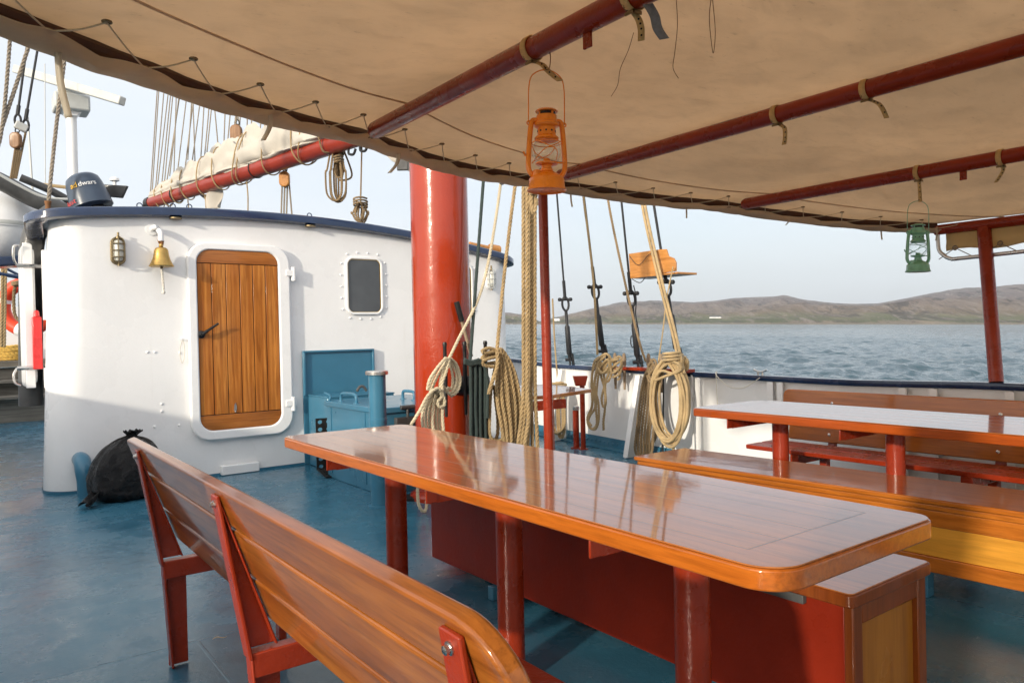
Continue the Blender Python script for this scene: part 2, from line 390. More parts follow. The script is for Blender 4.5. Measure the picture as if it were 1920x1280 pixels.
def m_canvas(name, c, trans, tc_, stain=.5, coat=0):
    m, t, n, l, b = newmat(name)
    v = coords(t, (1, 1, 1)); a = nz(t, v, 1.1, 6, .6, .4); s_ = nz(t, coords(t, (5, 9, 8)), 1.3, 7, .7, .6)
    mold = nz(t, coords(t, (9, 30, 20)), 2.0, 6, .75); wv = nz(t, coords(t, (1, 1, 1)), 320, 2)
    col = ramp(t, a, [(.25, hsv(c, .86)), (.5, c), (.75, hsv(c, 1.1))])
    col = mixc(t, mrange(t, s_, .45, .75, 0, stain), col, tuple(x*.55 for x in c))
    col = mixc(t, mrange(t, mold, .60, .72, 0, stain*1.2), col, tuple(x*.25 for x in c))
    l.new(col, b.inputs['Base Color']); b.inputs['Roughness'].default_value = .6; b.inputs['Specular IOR Level'].default_value = .3
    b.inputs['Coat Weight'].default_value = coat; b.inputs['Coat Roughness'].default_value = .3
    bump(t, mathn(t, 'ADD', mathn(t, 'MULTIPLY', a, 3), wv), b, .3, .003)
    tl = n.new('ShaderNodeBsdfTranslucent'); l.new(mixc(t, 1.0, col, tc_, 'MULTIPLY'), tl.inputs[0])
    ms = n.new('ShaderNodeMixShader'); ms.inputs[0].default_value = trans
    l.new(b.outputs[0], ms.inputs[1]); l.new(tl.outputs[0], ms.inputs[2]); l.new(ms.outputs[0], n['Material Output'].inputs[0]); return m
MT['canvas'] = m_canvas('awning_canvas', (.75, .645, .525), .57, (1.0, .93, .83), .26)
MT['flap'] = m_canvas('awning_flap', (.86, .80, .68), .66, (1, .96, .9), .2, .4)
MT['cream'] = m_canvas('cream_canvas', (.72, .60, .38), .5, (1.0, .85, .6), .15)
MT['sail'] = m_canvas('sail_canvas', (.54, .50, .44), .12, (1, .95, .85), .12)
# ------------------------------------------------------------------ sea frame (the ship trims about 1.4 degrees to the sea)
dh = (_f + _u*(34/FPX)).normalized(); SN = _r.cross(dh).normalized(); SR = _r; SO = CAM - SN*3.0
def sea_pt(a, d, h): return SO + dh*(cos(a)*d) + SR*(sin(a)*d) + SN*h
def make_sea():
    rng = np.random.RandomState(4)
    A = np.concatenate([np.linspace(-pi, -.78, 40, endpoint=False), np.linspace(-.78, .78, 620), np.linspace(.78, pi, 41)[1:-1]])
    R = np.concatenate([[.5, 4, 9, 14], np.exp(np.linspace(np.log(18), np.log(900), 640)), [1500, 2500, 4500, 7000]])
    r, a = np.meshgrid(R, A, indexing='ij'); x = r*np.sin(a); y = r*np.cos(a); h = np.zeros_like(x)
    for k in range(70):
        lam = .7*(5.0/.7)**rng.rand(); th = 2.2+rng.normal(0, .55); am = .0058*lam**.8
        kx, ky = cos(th)*2*pi/lam, sin(th)*2*pi/lam
        s = np.sin(kx*x+ky*y+rng.rand()*6.28 + .6*np.sin(x*.021*rng.rand()+y*.03*rng.rand()))
        h += am*(s + .25*np.cos(2*(kx*x+ky*y)))*np.clip(1.6*lam*6/(r*.02+1e-3)/18, 0, 1)
    h = h + 1.3*np.clip(h, 0, 1)**1.5
    h *= np.clip((1400-r)/900, 0, 1)*np.clip(r/16, 0, 1)
    P_ = np.array(SO)+y[..., None]*np.array(dh)+x[..., None]*np.array(SR)+h[..., None]*np.array(SN)
    n, m = x.shape; i, j = np.meshgrid(np.arange(n-1), np.arange(m), indexing='ij'); j2 = (j+1) % m
    F = np.stack([i*m+j, (i+1)*m+j, (i+1)*m+j2, i*m+j2], -1).reshape(-1, 4)
    me = bpy.data.meshes.new('sea'); me.from_pydata(P_.reshape(-1, 3).tolist(), [], F.tolist()); me.shade_smooth()
    m_, t, nn, l, b = newmat('sea_water')
    b.inputs['Base Color'].default_value = (.022, .060, .078, 1); b.inputs['Roughness'].default_value = .07; b.inputs['IOR'].default_value = 1.33
    v = coords(t, (1, 1, 1)); f1 = nz(t, v, 2.2, 5, .62, .4); f2 = nz(t, v, .35, 4, .6, .3)
    wp = nz(t, coords(t, (1, .35, 1)), .012, 4, .6, .5); l.new(mrange(t, wp, .38, .62, .045, .13), b.inputs['Roughness'])
    l.new(ramp(t, wp, [(.35, (.016, .050, .066)), (.65, (.026, .066, .084))]), b.inputs['Base Color'])
    bump(t, mathn(t, 'ADD', mathn(t, 'MULTIPLY', f1, .25), f2), b, 1.0, .5)
    me.materials.append(m_); o = bpy.data.objects.new('sea', me); COL.objects.link(o); props(o, kind='structure')
make_sea()
def make_haze(dens):
    q = MB(); R = 7700
    c = [SO+dh*a*R+SR*b*R+SN*h for a in (-1, 1) for b in (-1, 1) for h in (-12, 480)]
    q.add(c, [(0,1,3,2),(4,6,7,5),(0,4,5,1),(2,3,7,6),(0,2,6,4),(1,5,7,3)])
    m = bpy.data.materials.new('haze'); m.use_nodes = True; n = m.node_tree.nodes; n.clear()
    v = n.new('ShaderNodeVolumePrincipled'); v.inputs['Color'].default_value = (.82, .88, .96, 1); v.inputs['Density'].default_value = dens; v.inputs['Anisotropy'].default_value = .3
    o_ = n.new('ShaderNodeOutputMaterial'); m.node_tree.links.new(v.outputs[0], o_.inputs['Volume']); o = q.build('haze', m, flat=True); props(o, kind='stuff')
make_haze(8e-5)
SKY = [(-2600, 596), (-1200, 594), (-300, 590), (300, 594), (700, 592), (940, 585), (975, 588), (1000, 597), (1012, 602), (1035, 597), (1062, 590), (1095, 581), (1130, 573), (1165, 567), (1220, 563), (1262, 564), (1300, 566), (1340, 563), (1375, 558),
       (1420, 556), (1452, 555), (1468, 553.5), (1486, 556), (1505, 561), (1560, 567), (1600, 569), (1645, 568), (1700, 558), (1750, 548), (1800, 542), (1850, 538), (1900, 533), (1960, 529), (2100, 520), (2500, 540), (3600, 575)]
def make_hills():
    xs = np.array([atan2(p[0]-960, FPX) for p in SKY]); ts = np.array([(606-p[1])/FPX*cos(atan2(p[0]-960, FPX)) for p in SKY])
    A = np.concatenate([np.linspace(-1.15, -.15, 60, endpoint=False), np.linspace(-.15, .62, 560), np.linspace(.62, 1.05, 50)[1:]])
    D0, D1 = 2500.0, 5600.0; D = np.concatenate([[D0-20, D0, D0+25], D0+(D1-D0)*np.linspace(.02, 1, 90)**1.15, [D1+500, D1+1800]])
    V_, H_ = [], []
    for i, d in enumerate(D):
        t = max(0, min(1, (d-D0)/(D1-D0)))
        for a in A:
            tn = float(np.interp(a, xs, ts)); x, y = d*sin(a), d*cos(a)
            if i == 0: h = -6
            elif i == 1: h = 1.5
            elif d > D1: h = tn*D1*(.6 if d < D1+600 else .1)
            else:
                q = noise.fractal(Vector((x/900, y/900, 3.1)), .9, 2.0, 6)
                q2 = noise.fractal(Vector((x/240, y/240, 8.1)), .8, 2.1, 5)
                rg = 1-abs(noise.noise(Vector((x/700, y/700, 1.7))))*2
                H = tn*D1
                h = 5+H*(.10*min(1, t*8)+.90*t**1.55)*(1+.75*q*(1-t)**.5+.55*rg*(1-t)**.7) + 34*q2*min(1, t*5)*(1-.5*t) + 60*max(0, q+.05)*min(1, t*9)*(1-t)**1.5 + 10*noise.noise(Vector((x/90, y/90, 5.5)))*min(1, t*4)
                h = min(h, tn*d*(.90+.05*t)) if t < .93 else min(h, tn*d*1.0)
                if t > .93: h = max(h, tn*d*(.955+.045*min(1, max(0, q2+.6)))+7*noise.noise(Vector((x/60, y/60, 2)))+10*noise.noise(Vector((x/230, y/230, 6))) if t > .97 else h)
                h = max(h, 2)
            V_.append(sea_pt(a, d, h)); H_.append(h)
    m = len(A); n = len(D)
    F = [(i*m+j, i*m+j+1, (i+1)*m+j+1, (i+1)*m+j) for i in range(n-1) for j in range(m-1)]
    me = bpy.data.meshes.new('hills'); me.from_pydata([tuple(p) for p in V_], [], F); me.shade_smooth()
    at = me.attributes.new('height', 'FLOAT', 'POINT'); at.data.foreach_set('value', H_)
    mm, t, nn, l, b = newmat('hillside')
    ga = nn.new('ShaderNodeAttribute'); ga.attribute_name = 'height'
    v = coords(t, (1, 1, 1), 'Object', (0, 0, YAW)); q_ = nn.new('ShaderNodeMapping'); q_.inputs['Scale'].default_value = (1, .22, 1); l.new(v, q_.inputs[0]); v = q_.outputs[0]
    a = nz(t, v, .0045, 8, .68, .8); c = nz(t, v, .011, 8, .78, .8); e = nz(t, v, .0011, 4, .5)
    hh = mathn(t, 'ADD', ga.outputs['Fac'], mathn(t, 'MULTIPLY', mathn(t, 'SUBTRACT', a, .5), 70))
    hh = mathn(t, 'ADD', hh, mathn(t, 'MULTIPLY', mathn(t, 'SUBTRACT', c, .5), 25))
    col = ramp(t, mrange(t, hh, 0, 200, 0, 1), [(.0, (.26, .21, .15)), (.03, (.10, .125, .05)), (.12, (.17, .175, .085)), (.20, (.20, .155, .10)), (.34, (.25, .195, .155)), (.52, (.20, .155, .135)), (.8, (.185, .15, .145))])
    col = mixc(t, mrange(t, c, .49, .57, 0, .85), col, (.055, .050, .042)); c2 = nz(t, v, .03, 6, .75, .3); col = mixc(t, mrange(t, c2, .53, .60, 0, .7), col, (.31, .26, .225))
    col = mixc(t, mrange(t, e, .45, .65, 0, .5), col, (.26, .20, .16))
    shore = mrange(t, ga.outputs['Fac'], 3, 6, 1, 0)
    col = mixc(t, shore, col, (.26, .22, .17))
    l.new(col, b.inputs['Base Color']); b.inputs['Roughness'].default_value = .95; b.inputs['Specular IOR Level'].default_value = .1
    bump(t, mathn(t, 'ADD', a, mathn(t, 'MULTIPLY', c, .8)), b, 1.0, 60)
    me.materials.append(mm); o = bpy.data.objects.new('hills', me); COL.objects.link(o); props(o, kind='structure')
make_hills()
for k, (x, yb, wd, lab) in enumerate(((1043, 600, 20, 'tiny white cottage on the far shore behind the leftmost shroud'), (1341, 597.5, 34, 'long low white farmhouse on the far shore right of the lamp board'), (1001, 606, 16, 'tiny white cottage at the water edge beside the centre awning post'))):
    a = atan2(x-960, FPX); d = 2760 if k < 2 else 2530
    h = 3+d*(606-yb)/FPX*cos(a); p = sea_pt(a, d, h); L = wd*.6; fx = SR*cos(a)-dh*sin(a); fy = dh*cos(a)+SR*sin(a)
    root = thing('cottage', p, lab, 'house', 'white cottages on the far shore')
    q = MB(); q.prism([(-L, -6), (L, -6), (L, 6), (-L, 6)], 9, p-SN*3, fx, fy); q.build('wall', MT['white'], root, flat=True)
    q = MB(); q.prism([(-6.6, 0), (6.6, 0), (0, 5)], L*2+1, p+SN*6.02-fx*(L+.5)*1, fy, SN); q.build('roof', MT['grey'], root, flat=True)
# ------------------------------------------------------------------ deck and bulwarks
BY = [(-4, 4.25), (-2, 4.55), (0, 4.85), (1.5, 5.0), (2.5, 5.08), (4, 5.2), (5, 5.3), (6.5, 5.5), (8.4, 5.75), (11, 5.95), (15.5, 5.6)]
def bxx(y): return float(np.interp(y, [p[0] for p in BY], [p[1] for p in BY]))
def on_bulwark(px, py, off=0.0):
    d = _f + _r*((px-960)/FPX) - _u*((py-640)/FPX); lo, hi = .5, 30
    for _ in range(60):
        t = (lo+hi)/2; p = CAM+d*t
        if p.x < bxx(p.y)-off: lo = t
        else: hi = t
    return CAM+d*lo
BT = sorted([(q.y, q.z) for q in (on_bulwark(*p) for p in ((975, 674), (1040, 683), (1300, 698), (1600, 713.5), (1868, 718), (1918, 721)))])
BT = [(-4, BT[0][1]+.05)] + BT + [(11, BT[-1][1]+.1), (15.5, BT[-1][1]+.35)]
def bz(y): return float(np.interp(y, [p[0] for p in BT], [p[1] for p in BT]))
YS = [(-4+.25*i) for i in range(79)]
q = MB(); q.grid([[(-.42, y, 0), (1.5, y, 0), (3.2, y, 0), (bxx(y)+.01, y, 0)] for y in YS]); o = q.build('deck', MT['deck'], flat=True); props(o, kind='structure')
bul = thing('bulwark', (bxx(3), 3, 0), 'long white steel bulwark with navy cap rail along the sea side', 'bulwark')
q = MB()
for s_ in (0, 1): pass
pl = []
for y in YS: pl.append([(bxx(y), y, .0), (bxx(y), y, .3), (bxx(y), y, .6), (bxx(y), y, bz(y)-.035)])
q.grid(pl); q.grid([[(p[0]+.02, p[1], p[2]) for p in r] for r in pl]); q.build('panel', MT['white'], bul)
q = MB(); ring_ = [(-.035, -.022), (.055, -.022), (.062, 0), (.055, .02), (-.035, .02), (-.042, 0)]
vs = [(bxx(y)+a, y, bz(y)-.014+b) for y in YS for a, b in ring_]; k = 6
q.add(vs, [(i*k+j, i*k+(j+1) % k, (i+1)*k+(j+1) % k, (i+1)*k+j) for i in range(len(YS)-1) for j in range(k)]); q.build('cap_rail', MT['navy'], bul, angle=60)
q = MB(); rr_ = [(-.003, .0035), (-.10, .0035), (-.10, .012), (-.016, .016), (-.012, .11), (-.003, .11)]
vs = [(bxx(y)+a, y, b) for y in YS for a, b in rr_]
q.add(vs, [(i*k+j, i*k+(j+1) % k, (i+1)*k+(j+1) % k, (i+1)*k+j) for i in range(len(YS)-1) for j in range(k)]); q.build('waterway', MT['blue'], bul, angle=60)
q = MB()
for i in range(90):
    y = 3+.075*i
    if y < 6.8: q.ball((bxx(y)-.012, y, .06), .013, 5)
props(q.build('rivets', MT['blue'], bul), kind='stuff')
for px in (1316, 1452, 1470, 1700, 1757, 1900):       # vertical stiffeners
    p = on_bulwark(px, 740); z = bz(p.y)-.04
    q = MB(); q.bx(p.x-.055, p.x-.002, p.y-.006, p.y+.006, .0, z); q.bx(p.x-.06, p.x-.05, p.y-.025, p.y+.025, .0, z-.002)
    q.build('stiffener', MT['white'], bul, bevel=.002)
for px, yb in ((1196, 5.0), (1046, 6.35)):             # triangular knees
    q = MB(); y = yb; x1 = bxx(y)-.003; q.prism([(x1, .004), (x1-.27, .004), (x1-.255, .04), (x1-.075, bz(y)-.05), (x1, bz(y)-.05)], .012, (0, y, 0), (1, 0, 0), (0, 0, 1))
    q.bar((x1-.262, y-.006, .01), (x1-.072, y-.006, bz(y)-.05), .06, .008, (1, 0, .3)); q.build('knee', MT['white'], bul, bevel=.002)
g = on_bulwark(1303, 745); q = MB(); z = bz(g.y)
q.tube([(g.x-.03, g.y, z-.20), (g.x-.03, g.y, z-.02)], .014); q.tube([(g.x-.03, g.y, .02), (g.x-.03, g.y, .1), (g.x-.03, g.y, z-.40)], [.014, .014, .006]); q.tube([(g.x-.03, g.y, z-.45), (g.x-.03, g.y, z-.22)], .006); q.bx(g.x-.02, g.x-.002, g.y-.10, g.y-.03, z-.2, z-.05); q.build('gate_hinge', MT['white_trim'], bul)
port = thing('bulwark', (-.4, 8, 0), 'white port side bulwark beside the camera with an open gangway', 'bulwark')
for y0, y1 in ((1.72, 15.4), (-4, -1.6)):
    q = MB(); q.bx(-.44, -.41, y0, y1, 0.0, 1.06); q.build('panel', MT['white'], port); q = MB(); q.bx(-.49, -.37, y0, y1, 1.06, 1.10); q.build('cap_rail', MT['navy'], port, bevel=.012)
# ------------------------------------------------------------------ deckhouse
HY = 6.88
RC = np.polyfit([.5, 1.6, 2.69, 3.84, 5.4], [2.255, 2.345, 2.395, 2.265, 2.045], 2)
def roofz(x): return float(np.polyval(RC, x))
hx0, hx1 = .535, 5.19
house = thing('deckhouse', ((hx0+hx1)/2, HY+2.5, 0), 'white steel deckhouse with curved navy roof edge and wooden door', 'deckhouse')
def plan(e, r, back):
    out = [(hx1+e, back)]
    for i in range(9): t = radians(0-90*i/8); out.append((hx1+e-r+r*cos(t), HY-e+r+r*sin(t)))
    n = 34
    for i in range(1, n): out.append((hx1+e-r+(hx0-hx1-2*e+2*r)*i/n, HY-e))
    for i in range(9): t = radians(270-90*i/8); out.append((hx0-e+r+r*cos(t), HY-e+r+r*sin(t)))
    out.append((hx0-e+.14, back)); return out
q = MB(); pn = plan(0, .27, 8.65); pn = pn+[(x, 8.65) for x in np.linspace(hx0+.14, hx1, 12)[1:]]; rows = []
for kz in range(9):
    f = kz/8; rows.append([(x+.09*f*(1 if x < 1.0 else 0)*max(0, 1-(x-hx0)/.45)-.012*f*(1 if x > 5 else 0), y, (roofz(x)-.03)*f) for x, y in pn])
q.grid(rows); q.build('wall', MT['white'], house, angle=50)
q = MB(); pr = plan(.085, .30, 8.75); n = len(pr)
L = [[(x, y, roofz(x)+h) for x, y in p] for p, h in ((plan(.06, .29, 8.75), -.082), (pr, -.07), (pr, -.018), (plan(.065, .29, 8.75), 0), (plan(-.6, .1, 8.75), .012))]
L.insert(0, [(x, y, roofz(x)-.08) for x, y in plan(-.05, .24, 8.7)])
q.grid(L); q.build('roof', MT['navy'], house, angle=50)
q = MB(); a_ = plan(.004, .274, 8.65); q.grid([[(x, y, z) for x, y in a_] for z in (0, .022)]); q.build('base_trim', MT['blue'], house)
# door
q = MB(); U, Z = (1, 0, 0), (0, 0, 1)
OUT = rrect(1.612, 2.516, .325, 2.065, .165); INN = rrect(1.690, 2.408, .408, 2.003, (.115, .115, .115, .115))
q.ring(OUT, INN, .062, (0, HY+.002, 0), U, Z); fr = q.build('door_frame', MT['white_trim'], house, bevel=.014, seg=3)
dr = MB(); DI = rrect(1.688, 2.410, .406, 2.005, .115); dr.prism(DI, .03, (0, HY+.002, 0), U, Z); door = dr.build('door', MT['black'], house)
PI_ = rrect(1.692, 2.406, .410, 2.001, .113)
q = MB(); xb = [1.692, 1.812, 1.936, 2.058, 2.174, 2.290, 2.406]
for i in range(6):
    pg = strip_of(PI_, xb[i]+.0032, xb[i+1]-.0032, .548, 1.880)
    q.prism(pg, .014, (0, HY-.0285, 0), U, Z)
q.build('planks', MT['door'], door, bevel=.003)
q = MB()
for z0, z1 in ((.41, .542), (1.886, 2.001)): q = MB(); q.prism(strip_of(PI_, 1.6, 2.5, z0, z1), .017, (0, HY-.0285, 0), U, Z); q.build('rail', MT['doorrail'], door, bevel=.003)
h0 = W(378, 627, 'y', HY-.06); h1 = W(410, 606, 'y', HY-.11)
q = MB(); q.lathe([(.030, 0), (.034, .008), (.026, .016), (.014, .02), (.013, .05)], (h0.x, HY-.043, h0.z), (0, -1, 0), 16); q.tube(spline([h0+V(0, -.02, 0), h0.lerp(h1, .35)+V(0, -.012, 0), h0.lerp(h1, .7), h1]), [.015]*10+[.012]*10+[.010]*11, 10); q.build('handle', MT['black'], door)
q = MB(); p = W(441, 765, 'y', HY-.043); q.prism([(-.012, -.02), (.012, -.02), (.012, .02), (.004, .05), (-.006, .03)], .004, p, U, Z); q.ball(p+V(0, -.004, -.03), .008, 6); q.build('keyhole_cover', MT['steel'], door)
for py in (513, 756):
    p = W(541, py, 'y', HY-.03); q = MB(); q.bx(p.x-.035, p.x+.045, HY-.072, HY-.058, p.z-.025, p.z+.03); q.bx(p.x+.012, p.x+.075, HY-.05, HY, p.z-.03, p.z+.03)
    q.tube([(p.x+.038, HY-.055, p.z-.07), (p.x+.038, HY-.055, p.z+.06)], .021, 14); q.build('hinge', MT['white_trim'], house, bevel=.003)
# windows
def window(x0, x1, z0, z1):
    q = MB(); c = (x0+x1)/2; hw = (x1-x0)/2
    def outl(e):
        b = rrect(x0-e, x1+e, z0-e, z1+e, .05+e, 8); zc = (z0+z1)/2; o_ = []
        for x, z in b: o_.append((x, z+(.03*(1-((x-c)/hw)**2))*(1 if z > zc else -1)))
        return o_
    q.prism(outl(.0), .006, (0, HY-.002, 0), U, Z); wd = q.build('window', MT['pane'], house)
    q = MB(); q.ring(outl(.018), outl(-.004), .026, (0, HY+.002, 0), U, Z); q.build('frame', MT['white_trim'], wd, bevel=.004)
    q = MB(); q.ring(outl(.0), outl(-.010), .016, (0, HY+.001, 0), U, Z); q.build('gasket', MT['brass'], wd)
    bo = outl(.062); pts = resample([(a, 0, b) for a, b in bo], 1e-3, True); n = len(pts)
    for i in range(18):
        p = pts[int((i+.5)*n/18)]; q = MB(); q.lathe([(.0105, 0), (.0105, .004), (.008, .009), (.003, .012)], (p.x, HY, p.z), (0, -1, 0), 10); q.build('bolt', MT['white_trim'], wd)
window(3.112, 3.478, 1.462, 1.972); window(4.20, 4.585, 1.44, 1.955)
q = MB(); q.bx(1.855, 2.19, HY-.055, HY, .004, .085); q.build('base_vent', MT['white'], house, bevel=.006)
for px, py in ((290, 660), (337, 661), (303, 757), (303, 771), (290, 800), (336, 797), (276, 660)):
    p = W(px, py, 'y', HY); q = MB(); q.lathe([(.012, 0), (.011, .005), (.004, .009)], (p.x, HY, p.z), (0, -1, 0), 10); q.build('bolt', MT['white'], house)
for px in (262, 324, 355, 580):
    p = W(px, 396, 'y', 6.9); z = roofz(p.x); q = MB(); q.tube([(p.x+.022*cos(t*pi/5), 6.9, z+.02+.022*sin(t*pi/5)) for t in range(10)], .005, 6, True); q.build('eyelet', MT['navy'], house)
for px in (330, 582):
    p = W(px, 422, 'y', 6.83); q = MB(); q.lathe([(.05, 0), (.05, .01), (.03, .014)], (p.x, 6.835, roofz(p.x)-.088), (0, 0, -1), 14); q.build('roof_lamp', MT['bronze'], house)
# patch panel of white by the hatch & elbow, base
q = MB(); q.bx(2.632, 3.368, HY-.022, HY-.001, .004, 1.085); q.bx(2.632, 3.368, HY-.05, HY-.022, 1.067, 1.085); q.bx(2.632, 2.65, HY-.05, HY-.022, .66, 1.067); q.bx(3.35, 3.368, HY-.05, HY-.022, .66, 1.067)
q.build('hatch_panel', MT['blue'], house, bevel=.003)
# ------------------------------------------------------------------ main mast
MX, MY, MR = 2.905, 4.76, .216
mast = thing('mast', (MX, MY, 0), 'thick glossy red mast rising through the deck behind the table', 'mast')
q = MB(); q.lathe([(MR+.05, 0), (MR+.05, .03), (MR+.012, .06), (MR, .065), (MR-.002, 2.0), (MR-.012, 9)], (MX, MY, 0), (0, 0, 1), 72); q.build('spar', MT['mastred'], mast)
_c = W(885, 722, 'y', 4.49); _d = V(_r.x, _r.y, 0).normalized(); q = MB(); q.tube([_c-_d*.13, _c-_d*.12, _c+_d*.12, _c+_d*.13], [.05, .07, .07, .05], 20); q.bar(_c, _c+V(.0, .2, 0), .10, .09); q.build('pin_bar', MT['black'], mast, bevel=.006)
q = MB()
for k in range(1): q.tube([(MX+(MR+.004)*cos(t*pi/24), MY+(MR+.004)*sin(t*pi/24), 1.6) for t in range(48)], .006, 6, True)
PINS = []
for px in (835, 872, 911):
    p = W(px, 700, 'y', 4.46 if px < 900 else 4.52); PINS.append(p); q = MB(); z = .90
    q.lathe([(.011, -.27), (.014, -.1), (.016, .0), (.016, .07), (.013, .1), (.013, .22), (.017, .24), (.012, .255)], (p.x, p.y, z), (0, 0, 1), 12); q.build('belaying_pin', MT['black'], mast)
q = MB(); a = W(856, 566, 'y', 4.5); b = W(884, 668, 'y', 4.5); q.tube([a, a.lerp(b, .35)], .020, 12); hk = q.build('handle_grip', MT['rubber'], mast)
q = MB(); q.tube([a.lerp(b, .34), b], .013, 10); q.build('handle_shaft', MT['pin'], mast)
# ------------------------------------------------------------------ front table, bench and lockers
MT['seam'] = paint('seam_caulk', (.20, .20, .21), .4, .5, .2, 9)
def table(name, x0, x1, y0, y1, label, legs, lx, rs, group='varnished tables on the aft deck', em='edge'):
    root = thing(name, ((x0+x1)/2, (y0+y1)/2, 0), label, 'table', group)
    q = MB(); q.prism(rrect(x0, x1, y0, y1, rs, 10), .043, (0, 0, .7035), (1, 0, 0), (0, 1, 0)); tp = q.build('tabletop', MT[em], root, bevel=.005, seg=3)
    q = MB(); q.prism(rrect(x0+.0045, x1-.0045, y0+.0045, y1-.0045, [r*.95 for r in rs], 10), .0035, (0, 0, .747), (1, 0, 0), (0, 1, 0)); q.build('table_surface', MT['table'], tp, bevel=.0015)
    q = MB(); iy0, iy1 = y0+.13, y1-.13; w_ = x1-x0
    for k in range(5):
        x = x0+w_*(.14+.18*k); q.bx(x-.0013, x+.0013, iy0, iy1, .7498, .75065)
    for y in (iy0, iy1): q.bx(x0+w_*.14-.002, x0+w_*.86+.002, y-.0013, y+.0013, .7498, .7507)
    q.build('seam', MT['seam'], tp, flat=True)
    for y in legs:
        q = MB(); q.lathe([(.075, .0), (.075, .008), (.046, .012), (.0455, .69), (.06, .695), (.06, .7035)], (lx, y, 0), (0, 0, 1), 32); q.build('leg', MT['red'], root)
        q = MB(); a = y+.085; q.bx(x0+.07, x1-.07, a-.004, a+.004, .645, .702); q.bx(x0+.07, x1-.07, a-.05, a-.0042, .696, .7025)
        q.prism([(0, 0), (.05, 0), (.05, .055), (-.0, .055)], .008, (x0+.03, a+.004, .647), (1, 0, 0), (0, 0, 1)); q.build('bracket', MT['red'], root, bevel=.003)
    return root
table('table', 1.195, 1.835, .80, 3.405, 'large varnished table in the middle, next to the slatted bench back', (2.87, 2.05, 1.26), 1.50, (.05, .05, .085, .05))
t2 = table('table', 3.395, 4.05, -.6, 2.835, 'varnished table near the bulwark with sky reflected on its top', (2.517, 1.86, .3), 3.80, (.09, .04, .05, .05), em='edgered')
# slatted bench, seen from behind
bench = thing('bench', (.75, 2.0, 0), 'long varnished bench with slatted back turned to the camera, red steel frame', 'bench', 'benches with wooden slats and red frames')
LEAN = V(-.165, 0, .46).normalized()            # up the back
OUTN = V(LEAN.z, 0, -LEAN.x)                     # towards the seat
B0 = V(.656, 0, .405)
for z0, z1, e in ((.343, .452, 1), (.199, .334, 0), (.070, .190, 0)):
    y0, y1 = .725, 3.155
    r4 = (.008, .008, .008, .008) if not e else (.02, .105, .008, .008)
    q = MB(); q.prism(rrect(y0, y1, z0, z1, (.02, .098, .008, .008) if e else .012, 8), .032, B0+OUTN*.004, (0, 1, 0), tuple(LEAN))
    o = q.build('back_slat', MT['bench'], bench, bevel=.007, seg=3)
def bench_frame(root, y):
    q = MB()
    top = B0+LEAN*.42; out = [(.507, .812), (.513, .815), (top.x+.002, .80), (.652, .41), (.578, .41)]
    q.prism(out, .008, (0, y+.004, 0), (1, 0, 0), (0, 0, 1))                      # gusset web
    q.bar((.509, y, .814), (.582, y, .385), .052, .010, (1, 0, .17))
    q.bar((.514, y, .800), (.649, y, .41), .045, .006, (1, 0, .35)); f = q.build('back_bracket', MT['red'], root, bevel=.003)
    q = MB(); q.bx(.582, 1.06, y-.022, y+.022, .335, .40); q.build('seat_arm', MT['red'], root, bevel=.004)
    q = MB(); q.bx(.60, .668, y+.016, y+.022, .004, .336); q.bar((.584, y, .40), (.607, y, .004), .046, .008, (1, 0, 0)); q.build('leg', MT['red'], root, bevel=.003)
    q = MB(); q.bx(1.0, 1.03, y-.022, y+.022, .004, .335); q.build('leg', MT['red'], root, bevel=.003)
    q = MB(); q.lathe([(.010, 0), (.010, .003), (.0068, .004), (.0068, .010), (.003, .012)], (.508, y, .792), (-1, 0, -.17), 10); q.build('bolt', MT['steel'], f)
    for k in (.37, .27, .13):
        p = B0+LEAN*k; q = MB(); q.lathe([(.011, 0), (.011, .006), (.006, .007), (.006, .016), (.003, .018)], p-OUTN*.006+V(0, .02, 0), tuple(-OUTN), 8); q.build('bolt', MT['brass'], f)
for y in (2.95, 1.94, .83): bench_frame(bench, y)
for x0, x1 in ((.735, .89), (.905, 1.06)):
    q = MB(); q.prism(rrect(x0, x1, .775, 3.15, .015), .028, (0, 0, .402), (1, 0, 0), (0, 1, 0)); q.build('seat_slat', MT['red'], bench, bevel=.005)
# red locker with varnished seat, right behind the table
lk = thing('locker', (2.15, 2.1, 0), 'dark red locker with varnished lid and framed end panel behind the middle table', 'locker', 'box seats on the aft deck')
q = MB(); q.bx(1.925, 2.33, 1.088, 3.305, .068, .444); q.build('body', MT['darkred'], lk, bevel=.004)
q = MB(); q.prism(rrect(1.89, 2.35, 1.045, 3.33, .02), .037, (0, 0, .4455), (1, 0, 0), (0, 1, 0)); lid = q.build('lid', MT['endwood'], lk, bevel=.005, seg=3)
q = MB(); q.prism(rrect(1.8955, 2.3445, 1.0505, 3.3245, .017), .004, (0, 0, .4805), (1, 0, 0), (0, 1, 0)); q.build('lid_surface', MT['table'], lid, bevel=.002)
q = MB(); q.bx(1.918, 1.968, 1.060, 1.087, .03, .445); q.bx(2.288, 2.337, 1.060, 1.087, .03, .445); q.bx(1.9685, 2.2875, 1.062, 1.087, .385, .444); q.bx(1.9685, 2.2875, 1.062, 1.087, .04, .10); q.build('end_frame', MT['endwood'], lk, bevel=.004)
q = MB(); q.bx(1.969, 2.287, 1.078, 1.0875, .1005, .3845); q.build('end_panel', MT['endpanel'], lk)
q = MB(); q.bx(1.905, 1.924, 1.20, 1.40, .415, .440); q.build('latch', MT['grey'], lk, bevel=.002)
for y in (2.75, 1.6): q = MB(); q.bx(1.90, 2.32, y-.02, y+.02, .004, .066); q.build('foot', MT['blue'], lk, bevel=.004)
